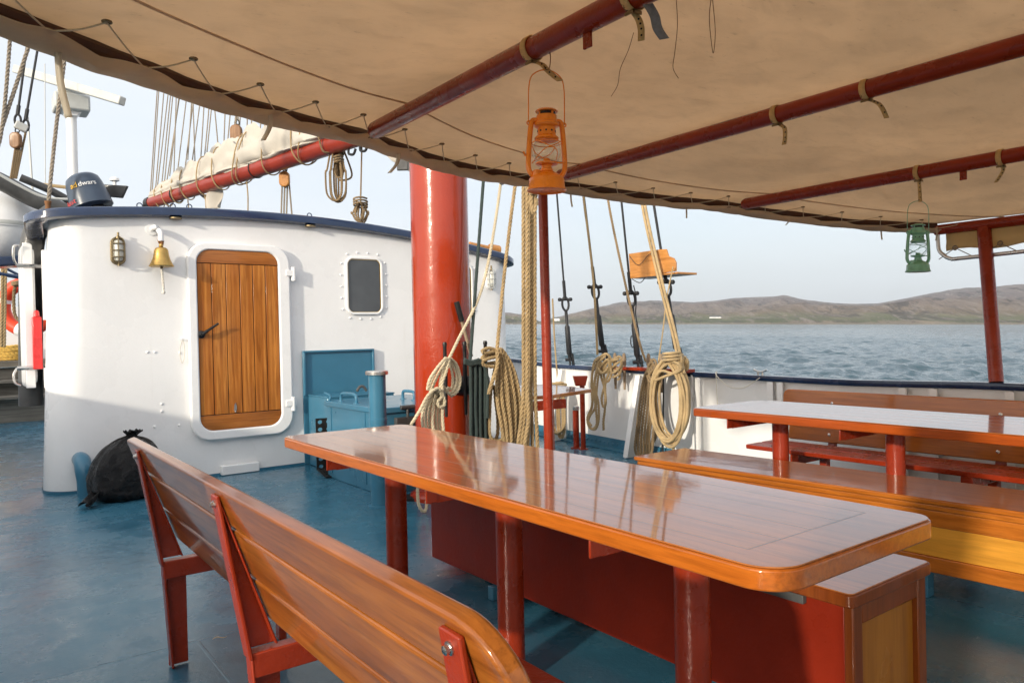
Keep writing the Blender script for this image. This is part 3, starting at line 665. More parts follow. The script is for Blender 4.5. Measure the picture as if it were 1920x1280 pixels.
# long varnished locker facing the camera by the second table
ch = thing('locker', (3.5, 1.5, 0), 'long varnished locker with yellow plywood front panel beside the second table', 'locker', 'box seats on the aft deck')
sl = (3.365-3.245)/(3.15-1.15)
def cx(y): return 3.245+(3.15-y)*sl
def slab(x_in, x_out, ya, yb, z0, z1, name, m, bv=.005, par=ch):
    q = MB(); q.prism([(cx(ya)+x_in, ya), (cx(ya)+x_out, ya), (cx(yb)+x_out, yb), (cx(yb)+x_in, yb)][::-1], z1-z0, (0, 0, z0), (1, 0, 0), (0, 1, 0)); return q.build(name, m, par, bevel=bv)
slab(0, .46, 3.15, -.5, .425, .45, 'lid', MT['chestwood'], .006)
slab(.012, .03, 3.135, -.5, .398, .4245, 'lid_moulding', MT['chestwood'], .006)
slab(.022, .445, 3.12, -.5, .325, .3975, 'top_rail', MT['chestwood'])
slab(.030, .445, 3.12, -.5, .195, .3245, 'front_panel', MT['ply'], .002)
slab(.022, .445, 3.12, -.5, .125, .1945, 'bottom_rail', MT['chestwood'])
for y in (2.7, 1.56, .4): slab(.05, .11, y+.03, y-.03, .0, .1245, 'foot', MT['blue'], .003)
# bench against the bulwark
bb = thing('bench', (4.45, 1.2, 0), 'varnished bench with red seat plank against the white bulwark', 'bench', 'benches with wooden slats and red frames')
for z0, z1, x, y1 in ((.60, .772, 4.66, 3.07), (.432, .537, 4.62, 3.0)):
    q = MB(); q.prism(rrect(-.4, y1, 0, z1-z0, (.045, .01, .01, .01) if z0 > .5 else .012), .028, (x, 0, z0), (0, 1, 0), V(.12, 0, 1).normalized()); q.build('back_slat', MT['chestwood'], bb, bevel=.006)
for x0, x1 in ((4.20, 4.36), (4.375, 4.53)):
    q = MB(); q.prism(rrect(x0, x1, -.4, 3.05, .015), .028, (0, 0, .402), (1, 0, 0), (0, 1, 0)); q.build('seat_slat', MT['red'], bb, bevel=.005)
for y in (2.70, 1.70, .6):
    q = MB(); q.bar((4.655, y, .36), (4.735, y, .76), .05, .03, (1, 0, 0)); q.build('back_bracket', MT['red'], bb, bevel=.003)
    q = MB(); q.bx(4.22, 4.67, y-.03, y+.03, .34, .40); q.build('seat_arm', MT['red'], bb, bevel=.003)
    for x in (4.27, 4.57): q = MB(); q.bx(x-.025, x+.025, y-.025, y+.025, .0, .34); q.build('leg', MT['red'], bb, bevel=.003)
    for z, x in ((.69, 4.672), (.485, 4.627)): q = MB(); q.lathe([(.011, 0), (.010, .004), (.004, .006)], (x, y, z), (-1, 0, .1), 10); q.build('bolt', MT['steel'], bb)
# ------------------------------------------------------------------ awning
MT['spar'] = paint('dark_spar', (.075, .030, .018), .5, .1, .2, 6)
ZX = [(-.6, 1.93), (.05, 1.985), (1.4, 2.092), (2.65, 2.094), (3.9, 2.008), (5.2, 1.868), (5.4, 1.845)]
def zc(x): return float(np.interp(x, [p[0] for p in ZX], [p[1] for p in ZX]))
def at_canvas(px, py, dz):
    d = _f + _r*((px-960)/FPX) - _u*((py-640)/FPX); lo, hi = .3, 12
    for _ in range(60):
        t = (lo+hi)/2; p = CAM+d*t
        if p.z < zc(p.x)+dz: lo = t
        else: hi = t
    return CAM+d*lo
EP = [(-160, 0), (0, 62), (100, 98), (250, 151), (400, 202), (560, 246), (715, 286), (850, 325), (985, 350), (1060, 361), (1200, 380), (1400, 404), (1600, 427), (1715, 437), (1790, 434)]
ED = [at_canvas(x, y, -.055) for x, y in EP]
EDx = [p.x for p in ED]; EDy = [p.y for p in ED]
def yf(x):
    if x < EDx[0]: return EDy[0]-.25*(EDx[0]-x)
    return float(np.interp(x, EDx, EDy))
_xs = np.linspace(-.18, 5.25, 200); _ys = np.array([yf(x) for x in _xs]); _k = np.exp(-np.linspace(-2, 2, 21)**2); _k /= _k.sum()
_ys = np.convolve(np.pad(_ys, 10, 'edge'), _k, 'valid')
def yfs(x): return float(np.interp(x, _xs, _ys))
YB = -2.6
aw = thing('awning', (2.4, 1.0, 2.0), 'tan stained canvas awning stretched over red poles above the deck', 'awning')
PX_ = [-.6, 1.4, 2.65, 3.9, 5.2]
def sag(x, y):
    for a, b in zip(PX_, PX_[1:]):
        if a <= x <= b: s = (x-a)/(b-a); return -.030*sin(pi*s)**.8
    return 0
q = MB(); rows = []
for i in range(61):
    v = i/60; r = []
    for x in _xs[::2]:
        y = YB+(yfs(x)-.002-YB)*v; r.append((x, y, zc(x)+sag(x, y)*(1-.6*v**6)+.012*noise.noise(Vector((x*2.2, y*1.1, 0)))+.004*noise.noise(Vector((x*9, y*3, 4)))*(v > .7)))
    rows.append(r)
q.grid(rows); q.build('canvas', MT['canvas'], aw, solid=.003)
# turned-under edge strip, pulled back by the lacing
XE = []; x = -.055
while x < 5.1: XE.append(x); x += .245
def eyelet_phase(x):
    i = (x+.055)/.245; return abs(i-round(i))*2       # 0 at an eyelet, 1 between
q = MB(); rows = [[] for _ in range(7)]
for x in np.linspace(-.16, 5.22, 420):
    ph = eyelet_phase(x); yo = yfs(x); wv = .128-.030*ph**1.3; z0 = zc(x)
    nzv = noise.noise(Vector((x*5.0, 1.3, 0)))
    prof = [(.0, .002), (.006, -.018), (.003, -.042), (-.012, -.058+.003*nzv), (-.05, -.060-.006*ph+.006*nzv), (-.085, -.056-.010*ph+.010*nzv), (-wv-.02, -.046-.006*ph)]
    for k, (a, b) in enumerate(prof):
        if k == 5: a = -.05+(-wv-.02+.05)*.6
        rows[k].append((x, yo+a+.006*noise.noise(Vector((x*7, k*.7, 2))), z0+b+sag(x, 0)*.4+.007*noise.noise(Vector((x*11, k*.5, 5)))*(k > 2)))
q.grid(rows); q.build('edge_strip', MT['flap'], aw, solid=.003)
q = MB(); q.tube([(x, yfs(x)-.05, zc(x)-.022) for x in np.linspace(-.16, 5.2, 90)], .024, 10); q.build('edge_spar', MT['spar'], aw)
lace = []; 
for i, x in enumerate(XE):
    yo = yfs(x); lace.append(('s', V(x, yo-.128, zc(x)-.052))); xm = x+.12; lace.append(('c', V(xm, yfs(xm)-.262, zc(xm)+sag(xm, 0)*.5-.012)))
q = MB()
for (k0, a), (k1, b) in zip(lace, lace[1:]): q.tube(spline([a+V(0, 0, -.004), a.lerp(b, .5)+V(0, 0, -.008-.004*random.random()), b+V(0, 0, -.003)], 4), .0023, 6)
q.build('lacing', MT['pale'], aw)
q = MB()
for k, a in lace: q.tube([a+V(.0095*cos(t*pi/5), .0095*sin(t*pi/5), -.002) for t in range(10)], .0034, 6, True)
props(q.build('eyelets', MT['bronze'], aw), kind='stuff')
q = MB(); x_ = [x for x in _xs if x > -.5][::2]; q.tube([(x, yfs(x)-.42-.04*sin(x*1.2), zc(x)+sag(x, 0)*.6-.0045+.010*noise.noise(Vector((x*2.2, yfs(x)-.4, 0)))) for x in x_], .0035, 6); q.build('hem_seam', MT['canvas'], aw)
def strip(pts, wv, wd, th=.003):
    """flat strap along points, wv = width direction"""
    q = MB(); wv = Vector(wv).normalized()*wd/2; r0, r1 = [], []
    P_ = spline(pts, 6)
    q.grid([[p-wv for p in P_], [p+wv for p in P_]]); return q
for (px, py, L, tilt) in ((108, 90, .17, .02), (508, 212, .10, -.03), (748, 285, .10, -.05), (1070, 362, .08, .01), (1287, 388, .07, .0), (1480, 408, .05, -.04), (1652, 428, .075, .01), (1757, 428, .08, -.02)):
    p = at_canvas(px, py, -.06); q = strip([p+V(0, .0, .01), p+V(tilt*.2, 0, -L*.5), p+V(tilt, 0.0, -L)], (_r.x, _r.y, .1), .018 if px < 900 else .010); q.build('tie', MT['flap'], aw, solid=.002)
# ------------------------------------------------------------------ awning frame
def pole(x, z, y1, lab, d=.033):
    q = MB(); q.tube([(x, YB-.1, z), (x, 0, z), (x, y1-.01, z), (x, y1+.01, z)], [d, d, d, d*.8], 20); o = q.build('awning_pole', MT['red']); props(o, lab, 'pole', 'red poles under the awning'); return o
pole(1.4, 2.05, 2.79, 'red awning pole nearest the camera, from which the orange lantern hangs', .034)
pole(2.65, 2.052, 3.08, 'red awning pole between the lantern poles, running behind the orange lantern', .034)
pole(3.9, 1.966, 2.80, 'red awning pole from which the green lantern hangs', .034)
rail = thing('railing', (5.2, 1.6, .84), 'red corner frame at the awning edge with post standing on the bulwark', 'frame')
q = MB(); q.tube([(5.2, YB, 1.822), (5.2, 2.26, 1.822)], .033, 18); q.build('top_rail', MT['red'], rail)
pb = on_bulwark(1868, 714, -.02); q = MB(); pt = W(1845, 432, 'x', 5.2); q.tube([(pb.x, pb.y, bz(pb.y)+.005), (5.2, pt.y, 1.80)], .040, 20); q.build('post', MT['red'], rail)
c0 = V(5.2, 2.245, 1.80); lowz = W(1790, 485, 'x', 5.2).z
q = MB(); q.tube(spline([c0, c0+V(0, -.005, -.10), (5.2, 2.215, lowz+.035), (5.2, 2.17, lowz+.004), (5.2, 2.08, lowz), (5.2, 1.5, lowz+.012), (5.2, .5, lowz+.02)], 8), .013, 10); q.build('lower_rail', MT['steel'], rail)
q = MB(); rows = []
for i in range(26):
    y = 2.20-i*.07; r = []
    for k in range(8):
        f = k/7; r.append((5.215+.012*noise.noise(Vector((y*4, f*3, 0))), y, 1.80+(lowz+.055+.012*sin(i*1.1)-1.80)*f))
    rows.append(r)
q.grid(rows); q.build('canvas_screen', MT['cream'], rail, solid=.003)
q = MB()
for i in range(6): a = V(5.20, 2.14-i*.26, lowz+.07); q.tube([a+V(0, .013*cos(t*pi/5), .013*sin(t*pi/5)) for t in range(10)], .005, 6, True); q.tube([a, a+V(0, .10, -.065)], .003, 5); q.tube([a, a+V(0, -.10, -.062)], .003, 5)
props(q.build('curtain_lacing', MT['cord'], rail), kind='stuff')
q = MB(); q.tube([(2.705, 3.29, 0), (2.70, 3.29, 2.06)], .0275, 20); q.lathe([(.06, 0), (.06, .008), (.028, .012)], (2.705, 3.29, 0)); o = q.build('awning_post', MT['red']); props(o, 'slim red upright post behind the middle table, under the orange lantern', 'post')
for px, py, x, z, lab in ((1101, 50, 1.4, 2.05, 'small red bracket under the awning pole above the orange lantern'), (1806, 326, 3.9, 1.966, 'small red bracket under the green lantern pole')):
    p = W(px, py, 'x', x); q = MB(); q.bx(x-.004, x+.004, p.y-.016, p.y+.016, z-.075, z-.032); q.lathe([(.006, -.006), (.006, .006)], (x, p.y, z-.06), (1, 0, 0), 8); o = q.build('pole_bracket', MT['red'], bevel=.002); props(o, lab, 'bracket', 'brackets under the awning poles')
def strap(px, py, x, z, lab, tail, m='leather', wd=.022, loop=True):
    p = W(px, py, 'x', x); y = p.y; root = thing('strap', (x, y, z), lab, 'strap', 'straps buckled round the awning poles'); R = .037
    if loop:
        q = MB(); n = 28; q.grid([[(x+R*cos(t*2*pi/n), y+s*wd/2, z+R*sin(t*2*pi/n)) for t in range(n+1)] for s in (-1, 1)]); q.build('band', MT[m], root, solid=.004)
        q = MB(); q.bx(x-.015, x+.015, y-.016, y-.013, z-.047, z-.038); q.bx(x-.015, x-.011, y-.016, y+.016, z-.0465, z-.0385); q.build('buckle', MT['bronze'], root)
    pts = [V(x, y, z-R)]+[V(x+a, y+b, z-R+c) for a, b, c in tail]
    wdv = V(_r.x, _r.y, .15)
    q = strip(pts, wdv, wd*.8); t_ = q.build('tail', MT[m], root, solid=.003)
    if not loop: return V(x, y, z)
    q = MB(); sp = spline(pts, 6)
    for f in (.35, .55, .72, .88):
        c = sp[int(f*(len(sp)-1))]; q.lathe([(.0028, -.0035), (.0028, .0035)], c, (-_f.x, -_f.y, 0), 8)
    q.build('holes', MT['black'], t_)
    return V(x, y, z)
s1 = strap(997, 75, 1.4, 2.05, 'leather strap round the near pole above the orange lantern', [(.012, -.03, -.015), (.02, -.055, -.045), (.035, -.085, -.075)])
strap(1187, 14, 1.4, 2.05, 'yellowed leather strap hanging beside the grey webbing at the top edge', [(.01, -.008, -.02), (.015, -.012, -.045), (.014, -.012, -.075)])
strap(1215, 6, 1.4, 2.05, 'grey webbing strap hanging from the near pole at the top edge', [(.012, -.01, -.03), (.02, -.012, -.06), (.035, -.02, -.085)], 'webbing', .03, False)
strap(1457, 212, 2.65, 2.052, 'left leather strap of the pair on the pole behind the orange lantern', [(.004, -.028, -.02), (.005, -.03, -.06), (.003, -.026, -.088)])
strap(1625, 162, 2.65, 2.052, 'right leather strap of the pair on the pole behind the orange lantern', [(.01, -.02, -.01), (.02, -.04, -.03), (.03, -.055, -.075)])
s2 = strap(1722, 330, 3.9, 1.966, 'leather strap from which the green lantern hangs', [(.0, -.003, -.02), (.0, -.005, -.06), (.0, -.007, -.112)])
strap(1877, 297, 3.9, 1.966, 'leather strap on the far right of the green lantern pole', [(.0, -.008, -.02), (-.005, .005, -.05), (-.01, .02, -.075)])
# cracks and threads in the canvas
for pts, lab in (([(1188, 62), (1178, 95), (1163, 130), (1158, 160), (1146, 181)], 'short dark frayed thread on the canvas right of the orange lantern'), ([(1268, 0), (1270, 50), (1265, 100), (1262, 128), (1272, 147)], 'long dark frayed thread on the canvas near the grey webbing'), ([(1333, 0), (1330, 40), (1337, 100), (1341, 60), (1336, 0)], 'looped thread hanging at the top edge of the canvas')):
    q = MB(); q.tube(spline([at_canvas(x, y, -.034) for x, y in pts], 8), .0011, 5); o = q.build('thread', MT['rust']); props(o, lab, 'thread')
# ------------------------------------------------------------------ lanterns
def lantern(loc, m, label, rz, lean=0):
    r = thing('lantern', (0, 0, 0), label, 'lantern', 'storm lanterns hanging under the awning'); B = lambda q, n, mm, p=None, **k: q.build(n, MT[mm], p or r, **k)
    q = MB(); q.lathe([(.048, .004), (.050, .003), (.0575, 0), (.0585, .003), (.054, .011), (.0535, .020), (.0525, .024), (.0525, .034), (.050, .037), (.047, .040), (.034, .050), (.023, .056), (.020, .058)], seg=40); fb = B(q, 'font', m)
    q = MB(); q.lathe([(.0125, .040), (.0125, .056), (.010, .058)], (-.032, -.01, 0), (0, 0, 1), 14); B(q, 'filler_cap', m, fb)
    q = MB(); q.lathe([(.019, .055), (.019, .064), (.016, .066), (.016, .074), (.033, .078), (.034, .082), (.030, .083), (.012, .085), (.010, .094), (.006, .097)], seg=28); B(q, 'burner', m)
    q = MB(); q.lathe([(.030, .083), (.037, .092), (.0415, .106), (.042, .120), (.038, .136), (.031, .150)], seg=32, cap0=False, cap1=False); B(q, 'globe', 'glass')
    for s in (-1, 1):
        q = MB(); q.tube(spline([(s*.036, .034, .088), (s*.02, -.040*1, .112), (-s*.018, -.041, .13), (-s*.037, -.024, .143)], 6), .0015, 6); q.tube(spline([(s*.036, .034, .14), (s*.02, .041, .118), (-s*.02, .04, .10), (-s*.036, .02, .09)], 6), .0015, 6); B(q, 'guard_wire', m)
    q = MB(); q.tube([(.0435*cos(t*pi/12), .0435*sin(t*pi/12), .141) for t in range(24)], .0014, 6, True); B(q, 'guard_ring', m)
    q = MB(); q.lathe([(.031, .148), (.036, .152), (.036, .156), (.030, .162), (.0275, .164), (.0270, .186), (.036, .190), (.038, .194), (.037, .199), (.031, .203), (.030, .222)], seg=32); cmn = B(q, 'chimney', m)
    q = MB()
    for k in range(10): a = k*2*pi/10; q.lathe([(.0028, 0), (.0028, .0016)], (.0268*cos(a), .0268*sin(a), .174), (cos(a), sin(a), 0), 8)
    B(q, 'air_holes', 'black', cmn)
    q = MB(); q.lathe([(.024, .222), (.026, .224), (.026, .231), (.023, .233)], seg=24); B(q, 'vent', 'black', cmn)
    q = MB(); q.lathe([(.012, .231), (.033, .2325), (.034, .2345), (.030, .238), (.014, .243), (.004, .2445)], seg=28); 
    for k in range(4): a = k*pi/2+.4; q.bar((.027*cos(a), .027*sin(a), .220), (.027*cos(a), .027*sin(a), .234), .006, .002, (cos(a), sin(a), 0))
    B(q, 'hood', m)
    for s in (-1, 1):
        q = MB(); P_ = spline([(s*.036, 0, .044), (s*.047, 0, .048), (s*.0555, 0, .066), (s*.055, 0, .10), (s*.052, 0, .15), (s*.048, 0, .188), (s*.043, 0, .204), (s*.034, 0, .207), (s*.026, 0, .204)], 6); q.tube(P_, .0078, 14); sd_ = B(q, 'side_tube', m)
        q = MB(); q.tube([(s*.054+.006*cos(t*pi/5), 0, .198+.006*sin(t*pi/5)) for t in range(10)], .0022, 6, True); B(q, 'handle_ring', m, sd_)
    q = MB(); q.tube(spline([(.055, 0, .198), (.055, 0, .25), (.054, 0, .30), (.046, 0, .335), (.022, 0, .353), (0, 0, .357), (-.022, 0, .353), (-.046, 0, .335), (-.054, 0, .30), (-.055, 0, .25), (-.055, 0, .198)], 6), .0017, 7); B(q, 'bail', m)
    q = MB(); q.tube(spline([(.022, -.03, .079), (.040, -.03, .078), (.050, -.02, .088), (.052, -.012, .098)], 5), .0025, 6); q.tube([(-.064, 0, .10), (-.072, -.004, .112)], .003, 6); B(q, 'lift_lever', m)
    r.location = loc; r.rotation_euler = (0, lean, rz); return r
l1 = W(1025, 357, 'x', 1.41); lantern((l1.x, l1.y, l1.z-.002), 'orange', 'orange storm lantern hanging from a wire hook on the near pole', -.42, radians(1.2))
l2 = W(1721, 509, 'x', 3.9); lantern((l2.x, l2.y, l2.z-.002), 'green', 'green storm lantern hanging from a leather strap at the right', -.62, radians(1.2))
hk0 = W(1030, 92, 'x', 1.41); q = MB(); q.tube(spline([W(x, y, 'x', 1.41) for x, y in ((1025, 96), (1031, 100), (1032, 112), (1030, 128), (1024, 131), (1020, 124))], 6), .0016, 6); o = q.build('hook', MT['rust']); props(o, 'thin dark wire hook holding the orange lantern', 'hook')

# added out-of-view canvas bundle and post at port, shading table and locker ends
root = thing('canvas_screen', (-.42, .09, 0), 'added canvas sun blocker on an added red post, unseen on the port side', 'sun blocker')
q = MB(); q.tube([(-.46, .09, 0), (-.46, .09, 1.95)], .03, 14); q.build('post', MT['red'], root)
q = MB(); rows = []
for i in range(26):
    f = i/25; z = .45+1.45*f; rows.append([(-.42+(.085+.012*sin(5*t+3*f))*cos(t), .09+(.135+.012*sin(7*t))*(1-.25*math.exp(-((f-.55)/.05)**2))*sin(t), z) for t in np.linspace(0, 2*pi, 41)])
q.grid(rows); q.build('blocker_cloth', MT['cream'], root)
# ------------------------------------------------------------------ blue steel things before the deckhouse
q = MB(); root = thing('vent_pipe', (2.375, 4.80, 0), 'upright blue pipe with steel cap at the far end of the middle table', 'pipe')
vp = W(709, 800, 'y', 4.80); q.lathe([(.085, 0), (.085, .012), (.062, .014), (.0615, .60), (.064, .601), (.064, .625), (.0615, .627), (.0615, .935)], (vp.x, 4.80, 0), seg=36); q.build('pipe', MT['blue'], root)
q = MB(); q.lathe([(.066, .93), (.080, .935), (.081, .955), (.076, .962), (.0, .962)], (vp.x, 4.80, 0), seg=36); q.build('cap', MT['steel'], root)
root = thing('deck_locker', (2.85, 5.6, 0), 'blue steel deck locker with grab handles on its lid, left of the mast', 'locker')
CX0, CX1, CY0, CY1, CZ = 2.53, 3.35, 5.08, 6.14, .63
q = MB(); q.bx(CX0+.02, CX1-.02, CY0+.02, CY1-.02, .0, CZ); q.build('body', MT['blue'], root, bevel=.006)
q = MB(); q.prism(rrect(CX0, CX1, CY0, CY1, .02), .045, (0, 0, CZ-.012), (1, 0, 0), (0, 1, 0)); lid = q.build('lid', MT['blue'], root, bevel=.008, seg=3)
q = MB(); q.bar((CX0+.02, CY0+.3, .05), (CX0+.02, CY0+.3, CZ-.02), .05, .012, (1, 0, 0)); q.bar((CX0+.02, CY1-.1, .05), (CX0+.02, CY1-.1, CZ-.02), .05, .012, (1, 0, 0)); q.build('rib', MT['blue'], root)
z = CZ+.033
for a, b in ((V(CX0+.07, CY1-.22, z), V(CX0+.07, CY1-.52, z)), (V(CX1-.28, CY0+.62, z), V(CX1-.28, CY0+.42, z))):
    q = MB(); q.tube(spline([a, a+V(0, 0, .045), a.lerp(b, .15)+V(0, 0, .07), a.lerp(b, .85)+V(0, 0, .07), b+V(0, 0, .045), b], 7), .013, 10); q.lathe([(.028, 0), (.026, .006)], a); q.lathe([(.028, 0), (.026, .006)], b); q.build('grab_handle', MT['blue'], lid)
a = V(CX0+.04, CY1-.08, z); q = MB(); q.tube(spline([a+V(-.02, 0, 0), a+V(-.01, 0, .04), a+V(-.05, .03, .07)], 6), .012, 8); q.build('cleat', MT['blue'], lid)
lt = W(762, 770, 'y', CY0); q = MB(); q.bx(lt.x-.10, lt.x+.12, CY0-.03, CY0+.018, lt.z-.10, lt.z-.045); q.tube([(lt.x, CY0-.02, lt.z-.12), (lt.x, CY0-.02, lt.z+.03)], .012, 8); q.tube([(lt.x-.06, CY0-.02, lt.z+.03), (lt.x+.06, CY0-.02, lt.z+.03)], .018, 10); q.build('latch', MT['grey'], root, bevel=.003)
root = thing('deck_box', (2.95, 6.6, 0), 'smaller blue box standing against the hatch panel on the deckhouse wall', 'box')
q = MB(); q.bx(2.665, 3.33, 6.36, 6.825, .004, .66); q.build('body', MT['blue'], root, bevel=.006); q = MB(); q.bx(2.66, 3.335, 6.355, 6.827, .6605, .672); q.build('lid', MT['blue'], root, bevel=.003)
p = W(678, 727, 'y', 6.5); q = MB(); q.tube(spline([p+V(-.05, 0, -.03), p+V(-.02, 0, .01), p+V(.02, 0, .01), p+V(.05, 0, -.03)], 5), .014, 8); q.build('handle', MT['grey'], root)
# perforated black mat draped by the box
root = MB(); 
def mat_quad(a, b, c, nu, nv, root):
    """perforated rubber strip: a corner, b width vec, c length vec"""
    n = b.cross(c).normalized()*.012
    for i in range(nu):
        for j in range(nv):
            o_ = a+b*(i/nu)+c*(j/nv); U_, V_ = b/nu, c/nv; out = rrect(0, 1, 0, 1, .02, 1); k = len(out)
            sq = [(0.5+.5*max(-1, min(1, 1.42*cos(t*pi/8+.01)))*.999, .5+.5*max(-1, min(1, 1.42*sin(t*pi/8+.01)))*.999) for t in range(16)]
            ho = [(.5+.27*cos(t*pi/8+.01), .5+.27*sin(t*pi/8+.01)) for t in range(16)]
            root.ring(sq, ho, n.length, o_, U_, V_)
m0 = W(592, 890, 'z', .0); mt_ = W(594, 780, 'y', 6.30); bw = V(.15, -.02, 0)
mat_quad(V(mt_.x, 6.335, .03), bw, V(-.0, .0, .46), 2, 7, root); mat_quad(V(mt_.x-.03, 6.05, .006), bw+V(.02, 0, 0), V(.02, .27, .03), 2, 5, root)
o = root.build('rubber_mat', MT['rubber'], flat=True); props(o, 'black perforated rubber mat leaning on the small blue box', 'mat')
# bag, elbow pipe
def bag():
    root = thing('rubbish_bag', (.98, 6.42, 0), 'full black plastic rubbish bag on the deck by the deckhouse corner', 'bag')
    rows = []
    prof = [(.06, 0), (.19, .0), (.265, .04), (.29, .12), (.285, .22), (.25, .32), (.19, .40), (.12, .445), (.06, .465), (.035, .475), (.05, .495), (.075, .515)]
    pp = spline([V(a, 0, b) for a, b in prof], 5)
    for k, p in enumerate(pp):
        r = []
        for j in range(97):
            t = 2*pi*j/96; f = k/len(pp)
            w_ = .035*sin(7*t+3*f)*(.3+f)*1.0+.05*noise.noise(Vector((cos(t)*2, sin(t)*2, p.z*5)))+.035*(abs(noise.noise(Vector((cos(t)*5, sin(t)*5, p.z*9+4))))-.2)+.02*noise.noise(Vector((cos(t)*11, sin(t)*11, p.z*14)))
            w_ += .03*abs(sin(9*t+4*noise.noise(Vector((cos(t)*2, sin(t)*2, f*2)))))*f*1.5+.05*abs(noise.noise(Vector((cos(t)*7, sin(t)*7, p.z*6+9))))
            rr = p.x*(1+w_*1.5*min(1, p.z/.05+.2)); lx = .10*(p.z/.5)**2
            rr *= .86; r.append((1.02+rr*cos(t)+lx*.6, 6.42+rr*sin(t)*.9, max(.002, p.z+.02*noise.noise(Vector((cos(t)*4, sin(t)*4, 2)))*(p.z > .03))))
        rows.append(r)
    q = MB(); q.grid(rows); q.build('sack', MT['bagp'], root, subd=1)
    q = MB(); rows = []
    for k in range(8):
        f = k/7; r = []
        for j in range(21):
            t = j/20; r.append((.80-.10*f+.03*sin(t*9), 6.27-.10*f+.10*(t-.5)*(1+f), .035+.05*(1-f)*(1-f)+.018*sin(t*14+f*3)+.01))
        rows.append(r)
    q.grid(rows); q.build('loose_corner', MT['bagp'], root, solid=.004, subd=1)
MT['bagp'] = paint('black_plastic', (.005, .005, .006), .24, .0, .2, 14, 1.0, .03)
bag()
root = thing('deck_pipe', (.82, 6.72, 0), 'short blue elbow pipe coming out of the deckhouse foot behind the bag', 'pipe')
e = W(157, 900, 'y', 6.72); q = MB(); q.tube(spline([V(e.x, HY+.01, .27), V(e.x, HY-.10, .265), V(e.x, HY-.16, .21), V(e.x+.01, HY-.175, .12), V(e.x+.012, HY-.175, 0)], 8), .062, 20); q.build('elbow', MT['blue'], root)
# ------------------------------------------------------------------ fittings on the wall
def cage_lamp(p, lab, k=1.0):
    root = thing('wall_lamp', p, lab, 'lamp', 'caged lamps on the deckhouse wall'); m = 'bronze'
    q = MB(); q.prism(rrect(-.055*k, .055*k, -.115*k, .115*k, .05*k), .03, (p.x, HY+.001, p.z), U, Z); q.build('back_plate', MT['white_trim'] if k < 1 else MT['bronze'], root, bevel=.004)
    c = V(p.x, HY-.045, p.z); q = MB(); rows = []
    q.lathe([(.008, -.092), (.028, -.08), (.036, -.05), (.037, .05), (.028, .08), (.008, .092)], c, seg=20); q.build('glass', MT['frost'], root)
    q = MB(); R = .048
    for z_ in (-.055, .055, 0): q.tube([c+V(R*cos(t*pi/12), R*sin(t*pi/12), z_) for t in range(24)], .0048, 6, True)
    for j in range(6):
        a = j*pi/3+.4; q.tube(spline([c+V(.006*cos(a), .006*sin(a), .112), c+V(.036*cos(a), .036*sin(a), .098), c+V(R*cos(a), R*sin(a), .06), c+V(R*cos(a), R*sin(a), -.06), c+V(.036*cos(a), .036*sin(a), -.098), c+V(.006*cos(a), .006*sin(a), -.112)], 4), .0045, 6)
    q.build('cage', MT[m] if k >= 1 else MT['lgrey'], root)
    q = MB(); q.lathe([(.02, .098), (.018, .115), (.009, .12), (.009, .15)], c, seg=12); q.lathe([(.012, -.125), (.012, -.108)], c, seg=10); q.build('gland', MT[m], root)
cage_lamp(W(222, 470, 'y', HY-.04), 'bronze caged lamp on the wall left of the bell')
cage_lamp(W(921, 523, 'y', HY-.04), 'caged lamp on the wall right of the red mast', .95)
root = thing('bell', W(303, 500, 'y', 6.77), 'brass bell with plaited rope on a white bracket left of the wooden door', 'bell'); by = 6.77
b0 = W(303, 500, 'y', by); bt = W(303, 455, 'y', by); hB = bt.z-b0.z
q = MB(); q.lathe([(.094, 0), (.098, .006), (.088, .022), (.070, .06), (.060, .10), (.056, .135), (.045, .155), (.02, .165)], b0, seg=36); q.lathe([(.012, .16), (.018, .175), (.014, .19)], b0); q.build('bell_body', MT['brass'], root)
q = MB(); q.tube(spline([b0+V(0, 0, .175), b0+V(.008, 0, .20), b0+V(-.005, 0, .225)], 4), .014, 8); q.tube([b0+V(.018*cos(t*pi/6), 0, .215+.022*sin(t*pi/6)) for t in range(12)], .008, 6, True); q.build('lashing', MT['orangecord'] if 'orangecord' in MT else MT['rust'], root)
q = MB(); zt = W(300, 430, 'y', by).z; q.tube(spline([(b0.x-.045, HY+.01, zt+.01), (b0.x-.04, HY-.07, zt+.02), (b0.x-.015, by+.07, zt+.015), (b0.x, by+.01, zt-.03), (b0.x, by, b0.z+.215)], 8), .022, 14); q.lathe([(.05, 0), (.05, .01)], (b0.x-.045, HY, zt+.01), (0, -1, 0), 20); q.build('bracket', MT['white_trim'], root)
q = MB(); q.tube([b0+V(0, 0, .03), b0+V(0, 0, -.012)], .006, 8); q.ball(b0+V(0, 0, -.008), .012, 6); q.build('clapper', MT['bronze'], root)
q = MB(); q.rope([b0+V(.0, 0, -.015), b0+V(.003, 0, -.06), b0+V(.008, 0, -.13), b0+V(.01, 0, -.205)], .011, 3, .3, 5); q.ball(b0+V(.01, 0, -.215), .016, 6); q.build('bell_rope', MT['whitecord'], root)
lp = W(343, 636, 'y', HY-.03); q = MB(); q.tube(spline([lp, lp+V(-.022, 0, -.06), lp+V(-.026, 0, -.14), lp+V(-.012, 0, -.205), lp+V(.008, 0, -.15), lp+V(.008, 0, -.05), lp], 6), .0035, 6); o = q.build('cord_loop', MT['whitecord']); props(o, 'thin cord loop hanging from a hook left of the wooden door frame', 'cord')
